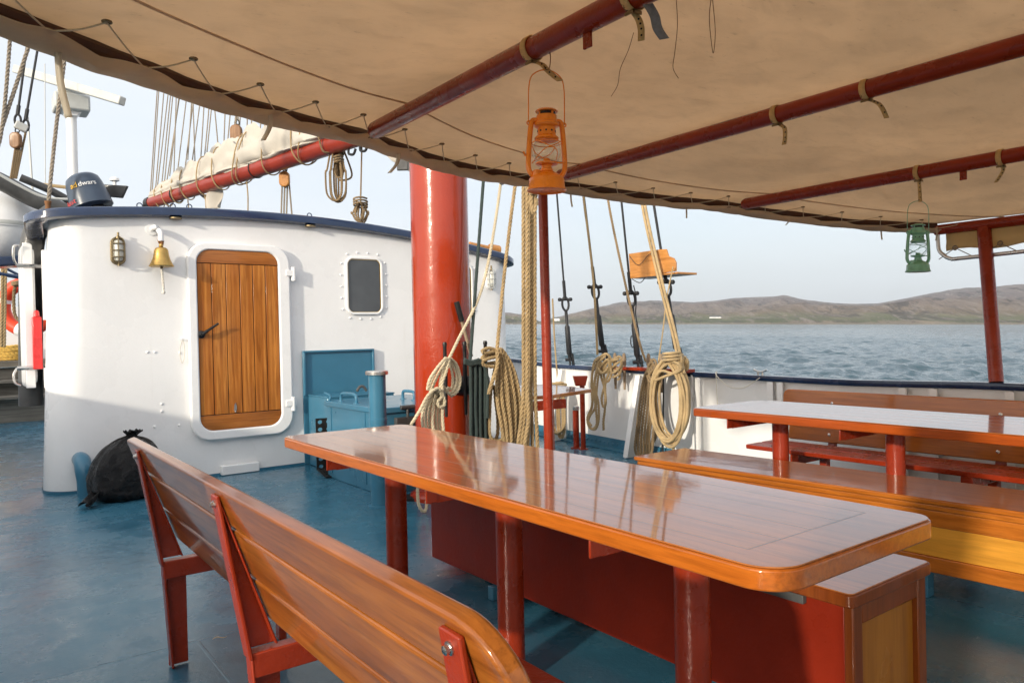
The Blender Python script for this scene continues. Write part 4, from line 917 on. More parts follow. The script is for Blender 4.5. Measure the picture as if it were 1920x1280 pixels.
q = MB(); q.lathe([(.012, 0), (.012, .006), (.006, .008), (.006, .035)], (lp.x, HY, lp.z), (0, -1, 0), 10); q.bx(lp.x-.03, lp.x+.04, HY-.035, HY-.028, lp.z-.006, lp.z+.006); o = q.build('hook', MT['white_trim']); props(o, 'small white hook on the wall that carries the thin cord loop', 'hook')
# ------------------------------------------------------------------ coils and ropes
def jit(s): return (random.random()-.5)*2*s
def hank(top, a, n, w_, L, neck=.14, dep=.05, turns=3, ln=0.0):
    """loops hanging from a pin at top, a = horizontal spread direction"""
    top = Vector(top); a = Vector(a).normalized(); b = V(-a.y, a.x, 0); pts = []
    for k in range(n):
        f = (k+.6)/n; x = w_/2*f; d = dep*(.5-((k*7) % n)/n)*2; l = L*(.80+.20*((k*5) % n)/n)+jit(.02); o_ = jit(w_*.04)
        tp = top+a*jit(w_*.1)+b*d*.5+V(0, 0, .012+jit(.008))
        sg = 1 if k % 2 else -1
        c = lambda xx, zz, dd=d: top+a*(xx*sg+o_+ln*zz)+b*(dd)-V(0, 0, zz)
        pts += [tp, c(-x*.55, neck*.55), c(-x*.9, neck+.05), c(-x*1.02, l*.55), c(-x*.95, l-.10), c(-x*.5, l-.02), c(0, l), c(x*.5, l-.02), c(x*.95, l-.10, d+.01), c(x*1.0, l*.55, d+.01), c(x*.85, neck+.05, d+.012), c(x*.45, neck*.5, d+.012)]
    pts.append(top+V(0, 0, .01))
    sp = spline(pts, 5); k = turns
    if k:
        q_ = [top-V(0, 0, neck*.62-.028*i/8+.0)+a*(w_*.34*cos(i*pi/4))+b*((dep+.03)*sin(i*pi/4)) for i in range(8*k+1)]
        sp = sp+spline(q_, 2)
    return sp
def oval(c, a, n, rx, rz, jx=.03, dep=.05, tail=0):
    c = Vector(c); a = Vector(a).normalized(); b = V(-a.y, a.x, 0); pts = []; m = 16
    ph = [jit(.06) for _ in range(4)]
    for k in range(n):
        ex, ez, ox, oz, d = 1+jit(.13), 1+jit(.08), jit(jx), jit(jx), jit(dep)
        for i in range(m):
            t = pi/2+2*pi*i/m; g = max(0, sin(t))**3
            pts.append(c+a*(rx*ex*cos(t)*(1-.30*g)+ox)+V(0, 0, rz*(ez*sin(t) if sin(t) < 0 else sin(t))+oz*(1-g))+b*(d+jit(.006)))
    return spline(pts, 4)
CR = V(_r.x, _r.y, 0).normalized()     # roughly across the view
def rp(name, path, r, m, lab, cat='rope', group=None, **k):
    q = MB(); 
    for p in (path if isinstance(path[0], (list, tuple)) and not isinstance(path[0], Vector) and len(path[0]) > 3 else [path]): q.rope(p, r, **k)
    o = q.build(name, MT[m]); props(o, lab, cat, group); return o
P0, P1, P2 = [V(p.x, p.y, 0) for p in PINS]

def cw(pts, y): return spline([W(740+a/4.886, 620+b/4.886, 'y', (y if not hasattr(y, '__len__') else y[0]+(y[1]-y[0])*k/(len(pts)-1))) for k, (a, b) in enumerate(pts)], 7)
# white rope: from the awning edge down to the left pin, two coils and a tail
L = [spline([W(x, y, 'y', v) for x, y, v in ((945, 250, 4.6), (939, 342, 4.55), (918, 480, 4.5), (897, 560, 4.45), (860, 635, 4.39), (842, 672, 4.37))], 8)]
for k, p in enumerate((((480, 250), (400, 330), (330, 470), (310, 545)), ((490, 250), (420, 360), (360, 480), (330, 560)), ((485, 250), (440, 380), (415, 490), (430, 600)), ((500, 260), (470, 380), (435, 480), (440, 590)), ((470, 245), (375, 360), (320, 450), (300, 540)))): L.append(cw(p, 4.37-.012*k))
for k, p in enumerate((((495, 255), (560, 300), (600, 430), (580, 540), (530, 590), (480, 560), (440, 500)), ((500, 270), (545, 330), (570, 430), (552, 530), (510, 570), (470, 540)), ((490, 270), (520, 350), (535, 450), (520, 530), (480, 520)), ((510, 250), (575, 330), (592, 440), (568, 550), (515, 600)))): L.append(cw(p, 4.39+.015*k))
for k in range(7):
    o_ = 31*k; L.append(cw(((410+3*k, 535), (345+o_*.45, 560+4*k), (275+o_*.9, 670), (252+o_, 790), (262+o_, 920), (275+o_*.95, 1060), (300+o_*.6, 1150)), 4.33+.02*(k % 3)))
L.append(cw(((390, 550), (440, 590), (458, 670), (415, 700), (395, 650), (430, 600), (380, 540), (320, 560)), 4.31)); L.append(cw(((420, 540), (380, 530), (300, 600), (225, 740), (148, 862)), 4.29))
L.append(spline([W(800, 845, 'y', 4.4), W(785, 900, 'y', 4.4), W(784, 940, 'y', 4.4), W(793, 958, 'y', 4.4), W(800, 945, 'y', 4.4), W(798, 870, 'y', 4.42)], 6))
rp('rope', L, .0116, 'pale', 'thick pale rope coiled on the left pin of the red mast', group='ropes made fast at the mast')
# dark green line
L = [[W(909, 250, 'y', 4.56), W(907, 330, 'y', 4.54), W(893, 520, 'y', 4.47), W(883, 655, 'y', 4.40), W(881, 680, 'y', 4.37)]]
for k in range(11):
    x = 695+14.5*k; d = 4.36+.022*(k % 3); L.append(cw(((700+6*k, 300), (690+12.5*k, 290-20*sin(k*pi/10)), (x, 340), (x+2, 500), (x+2+jit(5), 700), (x+6+jit(5), 900), (x+10, 1060), (x+18, 1150)), d))
for k in range(3): L.append(cw(((640, 262+14*k), (700, 285+12*k), (770, 268+14*k), (840, 300+12*k)), 4.34))
L.append(cw(((760, 262), (800, 290), (835, 360), (850, 480), (848, 800)), 4.335))
rp('rope', L, .0122, 'greenrope', 'dark green rope hanging in a long hank before the mast', group='ropes made fast at the mast', lobes=6, amp=.05)
# tan rope
L = [spline([W(x, y, 'y', v) for x, y, v in ((985, 250, 4.45), (965, 355, 4.42), (945, 520, 4.38), (932, 655, 4.30))], 6)]
A_ = ((940, 190), (935, 320), (930, 470), (942, 650), (972, 850), (1012, 1030), (1030, 1200)); B_ = ((985, 175), (1085, 330), (1130, 520), (1150, 700), (1142, 900), (1112, 1040), (1080, 1200))
for k in range(9):
    f = k/8; L.append(cw([(940, 182)]+[(a[0]+(b[0]-a[0])*f+jit(7), a[1]+(b[1]-a[1])*f) for a, b in zip(A_, B_)], (4.29, 4.27+.05*abs(f-.5)+.02*(k % 2))))
for k in range(4):
    f = k/3; L.append(cw(((950, 200), (990+60*f, 330), (1010+80*f, 560), (1000+110*f, 800), (985+100*f, 1050)), 4.38))
for k, p in enumerate((((935, 180), (860, 160), (800, 185), (835, 205), (930, 185)), ((930, 215), (850, 225), (795, 265), (840, 300), (920, 290)), ((925, 240), (860, 255), (800, 285), (830, 320), (905, 330)), ((935, 200), (870, 195), (815, 230), (800, 260)))): L.append(cw(p, 4.33+.03*(k % 2)))
L.append(cw(((940, 200), (942, 310), (905, 430), (868, 545), (862, 580)), 4.26)); L.append(cw(((930, 300), (905, 420), (880, 560), (868, 800), (872, 960), (930, 1010), (1000, 990)), 4.36)); L.append(cw(((915, 500), (925, 640), (945, 800), (940, 960), (900, 1010)), 4.40))
rp('rope', L, .0140, 'tan', 'thick tan rope in a big coil on the right pin of the mast', group='ropes made fast at the mast')
# long falls beside the post
L = []
for k, (p, y) in enumerate(((((1185, -1800), (1180, -1270), (1180, 0), (1180, 500), (1162, 800), (1132, 1020), (1100, 1400)), 4.12), (((1215, -1800), (1215, -1270), (1215, 0), (1215, 500), (1225, 800), (1192, 1040), (1160, 1400)), 4.08), (((1255, -1800), (1250, -1270), (1248, 0), (1250, 600), (1262, 1050), (1250, 1400)), 4.17), (((1290, -1800), (1285, -1270), (1283, 0), (1288, 600), (1308, 1060), (1310, 1400)), 4.09), (((1235, -1270), (1232, 0), (1205, 600), (1165, 1030), (1140, 1400)), 4.2), (((1268, -1270), (1266, 0), (1240, 700), (1218, 1045), (1215, 1400)), 4.16))): L.append(cw(p, y))
L.append(hank(W(1000, 362, 'y', 4.0), CR, 2, .05, .17, .03, .02, 3))
rp('rope', L, .0148, 'tan', 'bundle of long tan rope falls hanging left of the red awning post', group='ropes made fast at the mast')
q = MB(); p = W(941, 338, 'y', 4.5); q.tube([p+V(.022*cos(t*pi/6), 0, .03*sin(t*pi/6)) for t in range(12)], .008, 6, True); o = q.build('shackle', MT['grey']); props(o, 'grey shackle at the awning edge where the pale rope runs up', 'shackle')
# ------------------------------------------------------------------ shrouds along the bulwark
def shroud(b, t, lab, kind=0):
    b, t = Vector(b), Vector(t); d = (t-b).normalized(); root = thing('shroud', b, lab, 'shroud', 'dark wire shrouds on the sea side')
    L = .70; e = b+d*L
    q = MB(); q.tube([e+d*.05, b+d*7.5], .0105 if kind == 0 else .012, 8); q.tube([e+d*.03, e+d*.24], .018, 8); q.build('wire', MT['wire'], root)
    q = MB(); x = d.orthogonal().normalized()
    q.tube([b+d*.04, b+d*.10, b+d*.12, b+d*.42, b+d*.44, b+d*(L-.10)], [.016, .018, .031, .029, .017, .018], 12); q.build('turnbuckle', MT['wire'], root)
    q = MB(); c = e-d*.02; q.tube([c+(d*cos(t_*pi/8)*.075+CR*sin(t_*pi/8)*.036) for t_ in range(16)], .013, 8, True); q.tube([c+CR*-.055+d*.05, c+CR*.055+d*.05], .015, 8); q.ball(c+CR*.06+d*.05, .023, 6); q.ball(c-CR*.06+d*.05, .023, 6); q.build('shackle', MT['wire'], root)
    q = MB(); q.bar(b-d*.12, b+d*.08, .07, .02, tuple(CR)); q.tube([b+d*.05-CR*.05, b+d*.05+CR*.05], .018, 8); q.tube([b+d*.12+CR*.03, b-d*.04+CR*.04], .016, 8); q.build('chainplate', MT['wire'], root)
    return d
for (bx_, by_, tx, ty, lab, kd) in ((1069, 672, 1044, 363, 'leftmost dark wire shroud with turnbuckle, just right of the red post', 0), (1131, 655, 1094, 362, 'second dark shroud from the red post, behind the thick hanging rope', 1), (1197, 676, 1165, 375, 'dark shroud passing left of the wooden lamp board', 0), (1272, 664, 1225, 378, 'rightmost dark shroud, passing across the wooden lamp board', 1)):
    b = on_bulwark(bx_, by_+12, -.06); t = W(tx, ty, 'x', b.x-.22); b.z = max(b.z, bz(b.y)+.01); shroud(b, t, lab, kd)
# pin rail with belaying pins
pr0 = on_bulwark(1150, 690, .06); pr1 = on_bulwark(1295, 696, .06); zr = (bz(pr0.y)+bz(pr1.y))/2+.012
root = thing('pin_rail', ((pr0.x+pr1.x)/2, (pr0.y+pr1.y)/2, zr), 'red wooden pin rail with belaying pins on the bulwark below the shrouds', 'pin rail')
q = MB(); q.bar((pr0.x, pr0.y, zr), (pr1.x, pr1.y, zr), .11, .032); q.build('rail', MT['red'], root, bevel=.005)
PN = {}
for px in (1157, 1176, 1224, 1247, 1283):
    f = (px-1150)/145; p = V(pr0.x+(pr1.x-pr0.x)*f-.02, pr0.y+(pr1.y-pr0.y)*f, zr); PN[px] = p; q = MB(); q.lathe([(.011, -.21), (.015, -.12), (.0155, .02), (.021, .045), (.022, .09), (.016, .135), (.007, .15)], p, seg=14); q.build('belaying_pin', MT['pin'], root)
BA = V(0, 1, 0)*-1
def rail_hank(px, n, w_, L, off=-.06, dep=.035, **k): return hank(PN.get(px, px)+V(off, 0, .02), V(.03, -1, 0), n, w_, L, dep=dep, **k)
# first rope: loose loops on the pins
def c6(pts, x, n=7): return spline([W(1000+a/2.37, 340+b/2.37, 'x', (x if not hasattr(x, '__len__') else x[0]+(x[1]-x[0])*k/(len(pts)-1))) for k, (a, b) in enumerate(pts)], n)
L = [c6(((205, -200), (222, 60), (246, 250), (270, 480), (285, 770)), 5.15)]
for k, p in enumerate((((310, 775), (272, 800), (258, 900), (262, 990), (240, 1050), (250, 1092), (275, 1100), (290, 1060), (288, 980), (272, 900), (292, 810)), ((320, 770), (285, 820), (270, 920), (275, 1000), (252, 1040), (243, 1075), (262, 1098), (282, 1075), (278, 1000), (284, 900), (300, 800)), ((300, 780), (262, 850), (266, 950), (256, 1020), (244, 1060), (258, 1085)), ((330, 790), (312, 830), (316, 900), (304, 960), (310, 1000), (322, 985), (320, 900), (345, 840), (385, 850)), ((325, 800), (300, 850), (318, 930), (318, 1010), (312, 1060), (312, 1105)), ((340, 780), (312, 850), (330, 890), (352, 840), (365, 790)), ((345, 785), (370, 830), (385, 868), (375, 880)))): L.append(c6(p, (5.11, 5.06+.012*k)))
for k, p in enumerate((((275, 800), (322, 765), (345, 800), (310, 850), (285, 815), (320, 775)), ((290, 830), (330, 790), (335, 840), (295, 850), (285, 800)), ((340, 800), (385, 778), (388, 820), (350, 850), (345, 800), (380, 790)), ((345, 830), (388, 800), (386, 850), (352, 870)))): L.append(c6(p, 5.06+.02*(k % 2)))
rp('rope', L, .0125, 'tan', 'tan rope in loose loops on the pins next to the white knee', group='ropes made fast on the pin rail')
# brown rope, straight hank
L = [c6(((300, -200), (330, 70), (392, 380), (465, 690), (500, 800)), (5.2, 5.12))]
for k in range(7):
    o_ = 15*k; L.append(c6(((535-2*k, 790), (505+4*k, 840), (485+o_*.62, 900), (468+o_*.8, 1020), (456+o_*.82+jit(3), 1130), (452+o_*.85, 1190), (470+o_*.5, 1240)), 5.07+.018*(k % 3)))
for k in range(3): L.append(c6(((530, 870), (520+9*k, 960), (532+8*k, 1060), (545-6*k, 1130), (515, 1180+8*k), (500, 1165)), 5.13))
for k, p in enumerate((((510, 820), (535, 790), (545, 820), (515, 860), (535, 890)), ((505, 850), (540, 810), (535, 860), (510, 880)), ((520, 790), (545, 840), (520, 890), (505, 860)))): L.append(c6(p, 5.05+.02*(k % 2)))
rp('rope', L, .0125, 'brown', 'brown rope in a long straight hank left of the big round coil', group='ropes made fast on the pin rail')
# big round coil
c = W(1256, 752, 'x', 5.0)
L1 = oval(c, V(.03, -1, 0), 10, .175, .36, .028, .05); L2 = hank(W(1262, 672, 'x', 5.0), V(.03, -1, 0), 7, .20, .13, .05, .07, 3); L2b = spline([W(x, y, 'x', 4.95) for x, y in ((1225, 712), (1240, 690), (1262, 678), (1278, 690), (1262, 700), (1240, 695), (1228, 712), (1248, 705), (1270, 695), (1285, 668))], 6)
L0 = spline([W(1198, 280, 'x', 5.1), W(1203, 378, 'x', 5.1), W(1234, 520, 'x', 5.08), W(1262, 630, 'x', 5.05), W(1277, 700, 'x', 4.98)], 6); L0b = [p+V(0, -.035, .0) for p in L0]
L4 = spline([W(x, y, 'x', 5.0) for x, y in ((1275, 795), (1266, 820), (1262, 845), (1258, 870))], 6)
rp('rope', [L1, L2, L2b, L0, L0b, L4], .0125, 'rope', 'pale straw rope in a big round coil hanging from the pin rail', group='ropes made fast on the pin rail', lobes=6, amp=.05)
q = MB(); q.tube(spline([W(1262, 500, 'x', 5.1), W(1250, 560, 'x', 5.1), W(1243, 620, 'x', 5.1), W(1234, 680, 'x', 5.1)], 5), .006, 6); o = q.build('cord', MT['rope']); props(o, 'thin pale cord running down between the lamp board and the round coil', 'cord')
q = MB(); q.tube([W(1244, 690, 'x', 5.14), W(1243, 850, 'x', 5.2)], .008, 6); o = q.build('cord', MT['wire']); props(o, 'thin dark line hanging inside the big round coil', 'cord')
# thin cord on the rail and its cleat
p0 = on_bulwark(1347, 703, .02); p1 = on_bulwark(1430, 703, .02); q = MB(); q.tube(spline([p0+V(-.02, 0, -.25), p0+V(-.03, 0, -.03), p0+V(-.02, 0, .03), p0+V(-.04, -.01, 0), p0.lerp(p1, .3)+V(-.04, 0, -.09), p0.lerp(p1, .65)+V(-.04, 0, -.10), p1+V(-.04, 0, -.02)], 6), .004, 6); o = q.build('cord', MT['whitecord']); props(o, 'thin white cord sagging below the navy cap rail', 'cord')
q = MB(); q.tube(spline([p1+V(-.03, .06, .045), p1+V(-.03, .02, .03), p1+V(-.03, -.02, .03), p1+V(-.03, -.06, .045)], 5), .008, 8); q.tube([p1+V(-.03, .02, -.0), p1+V(-.03, .02, .03)], .008); q.tube([p1+V(-.03, -.02, -.0), p1+V(-.03, -.02, .03)], .008); o = q.build('cleat', MT['steel']); props(o, 'small steel cleat on the navy cap rail by the white cord', 'cleat')
# wooden lamp board
root = thing('lamp_board', W(1230, 520, 'x', 5.14), 'varnished wooden lamp board with stepped end lashed to two shrouds', 'lamp board')
bb_ = [(1180, 476), (1235, 468), (1250, 467), (1254, 480), (1264, 484), (1268, 492), (1268, 508), (1183, 522)]
pts = [W(x, y, 'x', 5.16) for x, y in bb_]; q = MB(); q.prism([(p.y, p.z) for p in pts], .02, (5.15, 0, 0), (0, 1, 0), (0, 0, 1)); q.build('back_board', MT['boardwood'], root, bevel=.003)
a, b = W(1183, 519, 'x', 5.16), W(1286, 506, 'x', 5.16); zz = (a.z+b.z)/2-.0; q = MB(); q.bx(5.15, 5.42, pts[6].y-.02, max(a.y, b.y), zz-.022, zz-.004); q.build('shelf', MT['boardwood'], root, bevel=.003)
q = MB(); q.tube(spline([W(x, y, 'x', 5.135) for x, y in ((1180, 480), (1197, 497), (1216, 478), (1232, 472))], 6), .003, 5); q.tube(spline([W(x, y, 'x', 5.135) for x, y in ((1185, 523), (1200, 530), (1210, 520))], 5), .004, 5); q.build('lashing', MT['wire'], root)
q = MB(); q.tube(spline([W(x, y, 'x', 5.4) for x, y in ((1188, 535), (1193, 560), (1192, 590), (1198, 630), (1188, 650), (1183, 645), (1184, 630), (1192, 640), (1198, 676))], 7), .006, 6); o = q.build('cable', MT['wire']); props(o, 'black cable hanging with a small loop below the lamp board', 'cable')
# small red side table, stand and pipe by the bulwark
root = thing('side_table', (3.95, 5.0, 0), 'small red side table behind the red awning post', 'table')
q = MB(); rt = [W(960, 745, 'z', .72), W(1032, 742, 'z', .72), W(1109, 730, 'z', .72), W(1030, 721, 'z', .72), W(960, 724, 'z', .72)]; q.prism([(p.x, p.y) for p in rt], .03, (0, 0, .695), (1, 0, 0), (0, 1, 0)); q.build('tabletop', MT['table'], root, bevel=.004)
q = MB(); p = W(1000, 760, 'z', .66); q.bx(p.x-.05, p.x+.3, p.y-.03, p.y+.03, .62, .69); q.lathe([(.04, 0), (.04, .62)], (p.x+.15, p.y, 0)); q.build('leg', MT['red'], root)
root = thing('deck_stand', W(1100, 840, 'z', 0), 'red post with box head on the deck before the bulwark', 'post'); p = W(1094, 842, 'z', 0); zt = W(1099, 722, 'y', p.y).z
q = MB(); q.tube([(p.x, p.y, 0), (p.x, p.y, zt)], .026, 14); q.lathe([(.05, 0), (.05, .01)], p); q.build('post', MT['red'], root)
q = MB(); q.prism([(-.05, 0), (.05, 0), (.075, .10), (-.075, .10)], .12, (p.x+.02, p.y+.06, zt), tuple(CR), (0, 0, 1)); q.build('head', MT['red'], root, bevel=.005)
root = thing('vent_pipe', W(1081, 838, 'z', 0), 'short red pipe with steel cap beside the taller red post', 'pipe'); p = W(1081, 840, 'z', 0); zt = W(1083, 768, 'y', p.y).z
q = MB(); q.tube([(p.x, p.y, 0), (p.x, p.y, zt)], .032, 16); q.lathe([(.06, 0), (.06, .012)], p); q.build('pipe', MT['red'], root); q = MB(); q.lathe([(.038, 0), (.038, .035), (.03, .042)], (p.x, p.y, zt)); q.build('cap', MT['steel'], root)
L1 = hank(W(1046, 718, 'x', 5.2), V(.05, -1, 0), 6, .26, .62, .08, .06, 2); rp('rope', [L1], .013, 'tan', 'tan rope coil hanging behind the small red side table')
q = MB(); q.rope(spline([W(1036, 560, 'x', 5.5), W(1040, 640, 'x', 5.5), W(1046, 715, 'x', 5.4)], 6), .010); o = q.build('rope', MT['tan']); props(o, 'thin tan rope running down close to the right of the red awning post', 'rope')
# ------------------------------------------------------------------ boom with furled sail
A0, A1 = V(2.37, 12.2, 3.285), V(3.47, 6.9, 3.30); AD = (A1-A0).normalized(); AS = V(AD.y, -AD.x, 0).normalized()*-1; AL = (A1-A0).length
root = thing('boom', A0, 'red wooden boom above the deckhouse roof', 'boom')
q = MB(); q.tube([A0, A0+AD*.12, A0+AD*1.5, A0+AD*4.2, A1], [.075, .085, .10, .105, .10], 20); q.build('spar', MT['boomred'], root)
q = MB(); q.tube([A0-AD*.02, A0+AD*.10], .092, 16); q.tube([A0+AS*.09*cos(t*pi/8)+V(0, 0, -.09*0+.12*sin(t*pi/8)-.06) for t in range(16)], .012, 6, True); e = A0+AD*.62; q.tube(spline([e+V(0, 0, -.1), e+V(0, 0, -.2), A0+AD*.3+V(0, 0, -.22), A0+V(0, 0, -.09)], 6), .01, 6); q.build('end_iron', MT['wire'], root)
q = MB()
for f in (.17, .57): q = MB(); c = A0+AD*AL*f; q.tube([c+AS*.108*cos(t*pi/8)+V(0, 0, .108*sin(t*pi/8)) for t in range(16)], .008, 6, True); q.build('band', MT['wire'], root)
q = MB(); e = A1-AD*.45; q.tube(spline([e+V(0, 0, -.09), e+V(0, 0, -.15), e+AD*.08+V(0, 0, -.17), e+AD*.12+V(0, 0, -.12)], 5), .014, 8); q.build('hook', MT['wire'], root); q = MB(); e = A1-AD*.25; q.tube(spline([e+V(0, 0, -.09), e+V(0, 0, -.15), e+AD*.08+V(0, 0, -.17), e+AD*.12+V(0, 0, -.12)], 5), .014, 8); q.build('hook', MT['wire'], root)
def sail():
    n, m = 190, 64; rows = []
    for i in range(n+1):
        f = i/n; c = A0+AD*(AL*1.12*f+.12)+V(0, 0, .05)
        h = np.interp(f, [0, .05, .16, .3, .42, .55, .75, .9, 1], [.07, .14, .22, .33, .39, .47, .56, .62, .64]); b = np.interp(f, [0, .1, .4, 1], [.06, .09, .125, .16])
        lump = 1+.16*noise.noise(Vector((f*7, 1, 3)))+.10*noise.noise(Vector((f*17, 4, 3)))
        tie = min(abs(f*AL*1.12+.12-t) for t in (.35, .8, 1.25, 1.75, 2.2, 2.75, 3.3, 4.0, 4.6, 5.3)); pinch = 1-.16*math.exp(-(tie/.09)**2)
        r = []
        for j in range(m+1):
            t = 2*pi*j/m; fold = .11*sin(6*t+4*noise.noise(Vector((f*5, 0, 1)))+2.2*sin(f*9))+.09*sin(11*t+6*noise.noise(Vector((f*6, 3, 1))))
            fold += .20*noise.noise(Vector((cos(t)*1.7, sin(t)*1.7, f*13)))+.14*noise.noise(Vector((cos(t)*3.4, sin(t)*3.4, f*30)))+.07*noise.noise(Vector((cos(t)*7, sin(t)*7, f*60)))
            fold += .13*(abs(sin(3.5*t+2.5*noise.noise(Vector((f*4, 7, 1)))+f*2.5))-.6)
            rad = lump*pinch*(1+fold); up = sin(t)
            r.append(c+AS*(b*cos(t)*rad)+V(0, 0, .03+(h*up*rad if up > 0 else .06*up*rad)))
        rows.append(r)
    q = MB(); q.grid(rows); q.add([], []); o = q.build('furled_sail', MT['sail'], angle=80); props(o, 'cream canvas sail furled along the red boom with rope gaskets', 'sail')
    q = MB(); c = A0+AD*1.75+V(0, 0, -.06); rows = []
    for k in range(7):
        f = k/6; rows.append([c+AD*((t-.5)*.62*(1-.55*f)+.14*f)+V(0, 0, -.26*f-.05*sin(t*pi)*(1-f))+AS*(.05+.06*sin(t*7+f*3)) for t in np.linspace(0, 1, 15)])
    q.grid(rows); b = q.build('sail_bunt', MT['sail'], o, solid=.01, subd=1)
sail()
GASK = (.35, .62, .95, 1.25, 1.75, 2.2, 2.75, 2.85, 3.45, 4.1, 4.25)
for k, d in enumerate(GASK):
    f = (d-.12)/(AL*1.12); h = float(np.interp(f, [0, .05, .16, .3, .42, .55, .75, .9, 1], [.07, .14, .22, .33, .39, .47, .56, .62, .64]))*1.02+.04; b = float(np.interp(f, [0, .1, .4, 1], [.06, .09, .125, .16]))
    q = MB(); sl_ = jit(.10); pts = [A0+AD*(d+sl_*sin(t*pi/12))+V(0, 0, .04)+AS*(b*1.05*cos(t*pi/12))+V(0, 0, h*sin(t*pi/12) if t <= 12 else (.17)*sin(t*pi/12)) for t in range(24)]; q.rope(pts, .0085, closed=True)
    if k in (4, 7, 3): e = A0+AD*d; q.rope(spline([e+V(0, 0, -.12), e+AD*.02+V(0, 0, -.30), e+AD*.01+V(0, 0, -.50-.1*(k == 4))], 5), .0085)
    o = q.build('gasket', MT['tan']); props(o, 'rope gasket tied round the furled sail and boom', 'rope', 'gaskets round the furled sail')
e = A0+AD*1.68; q = MB()
for k in range(3): q.rope(hank(e+V(0, 0, .36-.06*k)+AS*(.2), AD, 3, .18, .30+.12*k, .06, .05, 2), .010)
q.rope(hank(e+AS*.14+V(0, 0, .02), AD, 2, .10, .62, .05, .05, 1), .010); o = q.build('rope', MT['tan']); props(o, 'knotted rope bunch tied over the sail at the middle of the boom', 'rope')
# lines above the boom
def line(pts, r, m, lab, group='thin rigging lines above the boom', twist=False, name='rigging_line'):
    q = MB(); (q.rope if twist else q.tube)(spline(pts, 5), r) if twist else q.tube(spline(pts, 5), r, 6); o = q.build(name, MT[m]); props(o, lab, 'rope', group); return o
FL = [(285, 362, 299, 150), (290, 372, 309, 152), (300, 378, 322, 155), (312, 345, 340, 160), (318, 330, 338, 158), (333, 320, 352, 165), (352, 300, 361, 165), (366, 316, 361, 165), (383, 300, 394, 178), (388, 285, 399, 178), (410, 285, 400, 178), (425, 285, 434, 188), (432, 270, 452, 195), (447, 275, 452, 192), (463, 262, 464, 200), (487, 250, 491, 210), (527, 262, 522, 225), (281, 375, 296, 150), (295, 350, 318, 152), (307, 355, 326, 158), (326, 325, 331, 158), (347, 315, 366, 160), (360, 305, 378, 170), (376, 305, 384, 172), (419, 290, 423, 182), (455, 268, 441, 190), (470, 262, 473, 200)]
for k, (x0, y0, x1, y1) in enumerate(FL):
    Yv = 12.2-(x0-280)/390*5.0; p0 = W(x0, y0, 'y', Yv); p1 = W(x1, y1, 'y', Yv+.1); p2 = p1+(p1-p0)*1.2
    line([p0, p1, p2], .0085, 'cord', 'thin grey-brown rigging line among those rising from the boom and furled sail')
def block(p, d, lab, k=1.0, m='block'):
    root = thing('block', p, lab, 'block'); d = Vector(d).normalized(); q = MB(); s = CR
    R = Matrix((s, s.cross(d)*-1, d)).transposed()
    q.prism(rrect(-.05*k, .05*k, -.075*k, .075*k, .045*k), .05*k, p-s.cross(d)*(-.0)+s.cross(d)*.025*k*0, s, d); q.build('shell', MT[m], root, bevel=.012*k, seg=3)
    q = MB(); q.tube([p+d*.10*k+s*.02*cos(t*pi/5)*k+d*.025*sin(t*pi/5)*k for t in range(10)], .006*k, 6, True); q.tube([p-d*.08*k, p+d*.09*k], .008*k, 6); q.build('strop', MT['wire'], root); return root
block(W(445, 252, 'y', 9.9), (0, 0, 1), 'dark wooden block hanging just above the furled sail', 1.5)
line([W(441, 238, 'y', 9.9), W(444, 200, 'y', 9.9), W(447, 140, 'y', 9.9)], .016, 'cord', 'thicker rope pair holding the dark wooden block above the sail', None, True)
block(W(535, 337, 'y', 8.8), (0, 0, 1), 'small orange-brown block hanging under the boom', 1.25, 'boardwood')
for x in (527, 532, 537): line([W(x+2, 345, 'y', 8.8), W(x-2, 470, 'y', 8.8)], .010, 'cord', 'rope falls running down from the small block under the boom', 'falls under the boom block')
line([W(541, 330, 'y', 8.8), W(553, 470, 'y', 8.8)], .010, 'cord', 'rope falls running down from the small block under the boom', 'falls under the boom block'); line([W(535, 310, 'y', 8.8), W(535, 328, 'y', 8.8)], .012, 'cord', 'short strop between the boom and the small block below it', None)
# hank of rope under the boom end, and the small bunch on the roof
e = W(612, 262, 'y', 7.6)+AS*.12
q = MB(); q.rope(hank(e+V(0, 0, .05), CR, 5, .24, .86, .30, .06, 3), .011); q.rope(hank(e+V(.03, 0, -.22), CR, 3, .14, .20, .04, .05, 3), .011); q.rope(spline([e+V(-.2, 0, .05), e+V(-.15, 0, -.12), e+V(-.05, 0, -.1), e+V(.02, 0, .08), e+V(.1, 0, -.1), e+V(.18, 0, -.35), e+V(.05, 0, -.42)], 6), .011); o = q.build('rope', MT['brown']); props(o, 'long brown rope hank hanging from the boom above the roof edge', 'rope')
e = W(680, 278, 'y', 7.3); q = MB(); f = W(676, 382, 'y', 7.3); q.rope([e+V(0, 0, .2), f], .009); q.rope(hank(f, CR, 5, .20, .24, .05, .10, 3), .0105)
g = W(676, 424, 'y', 7.25); q.rope(spline([g+V(-.10, 0, 0), g+V(0, .05, .01), g+V(.1, 0, .0), g+V(.04, -.06, .01), g+V(.15, -.04, 0)], 5), .0105); o = q.build('rope', MT['brown']); props(o, 'small bunch of rope at the end of a single line, touching the roof edge', 'rope')
q = MB(); e = A1-AD*.2; q.rope(spline([e+V(0, 0, .04), e+V(.12, -.15, .01), e+V(.3, -.35, -.03), e+V(.5, -.5, -.05)], 6), .016); o = q.build('rope', MT['tan']); props(o, 'thick rope running from the boom end toward the mast', 'rope')
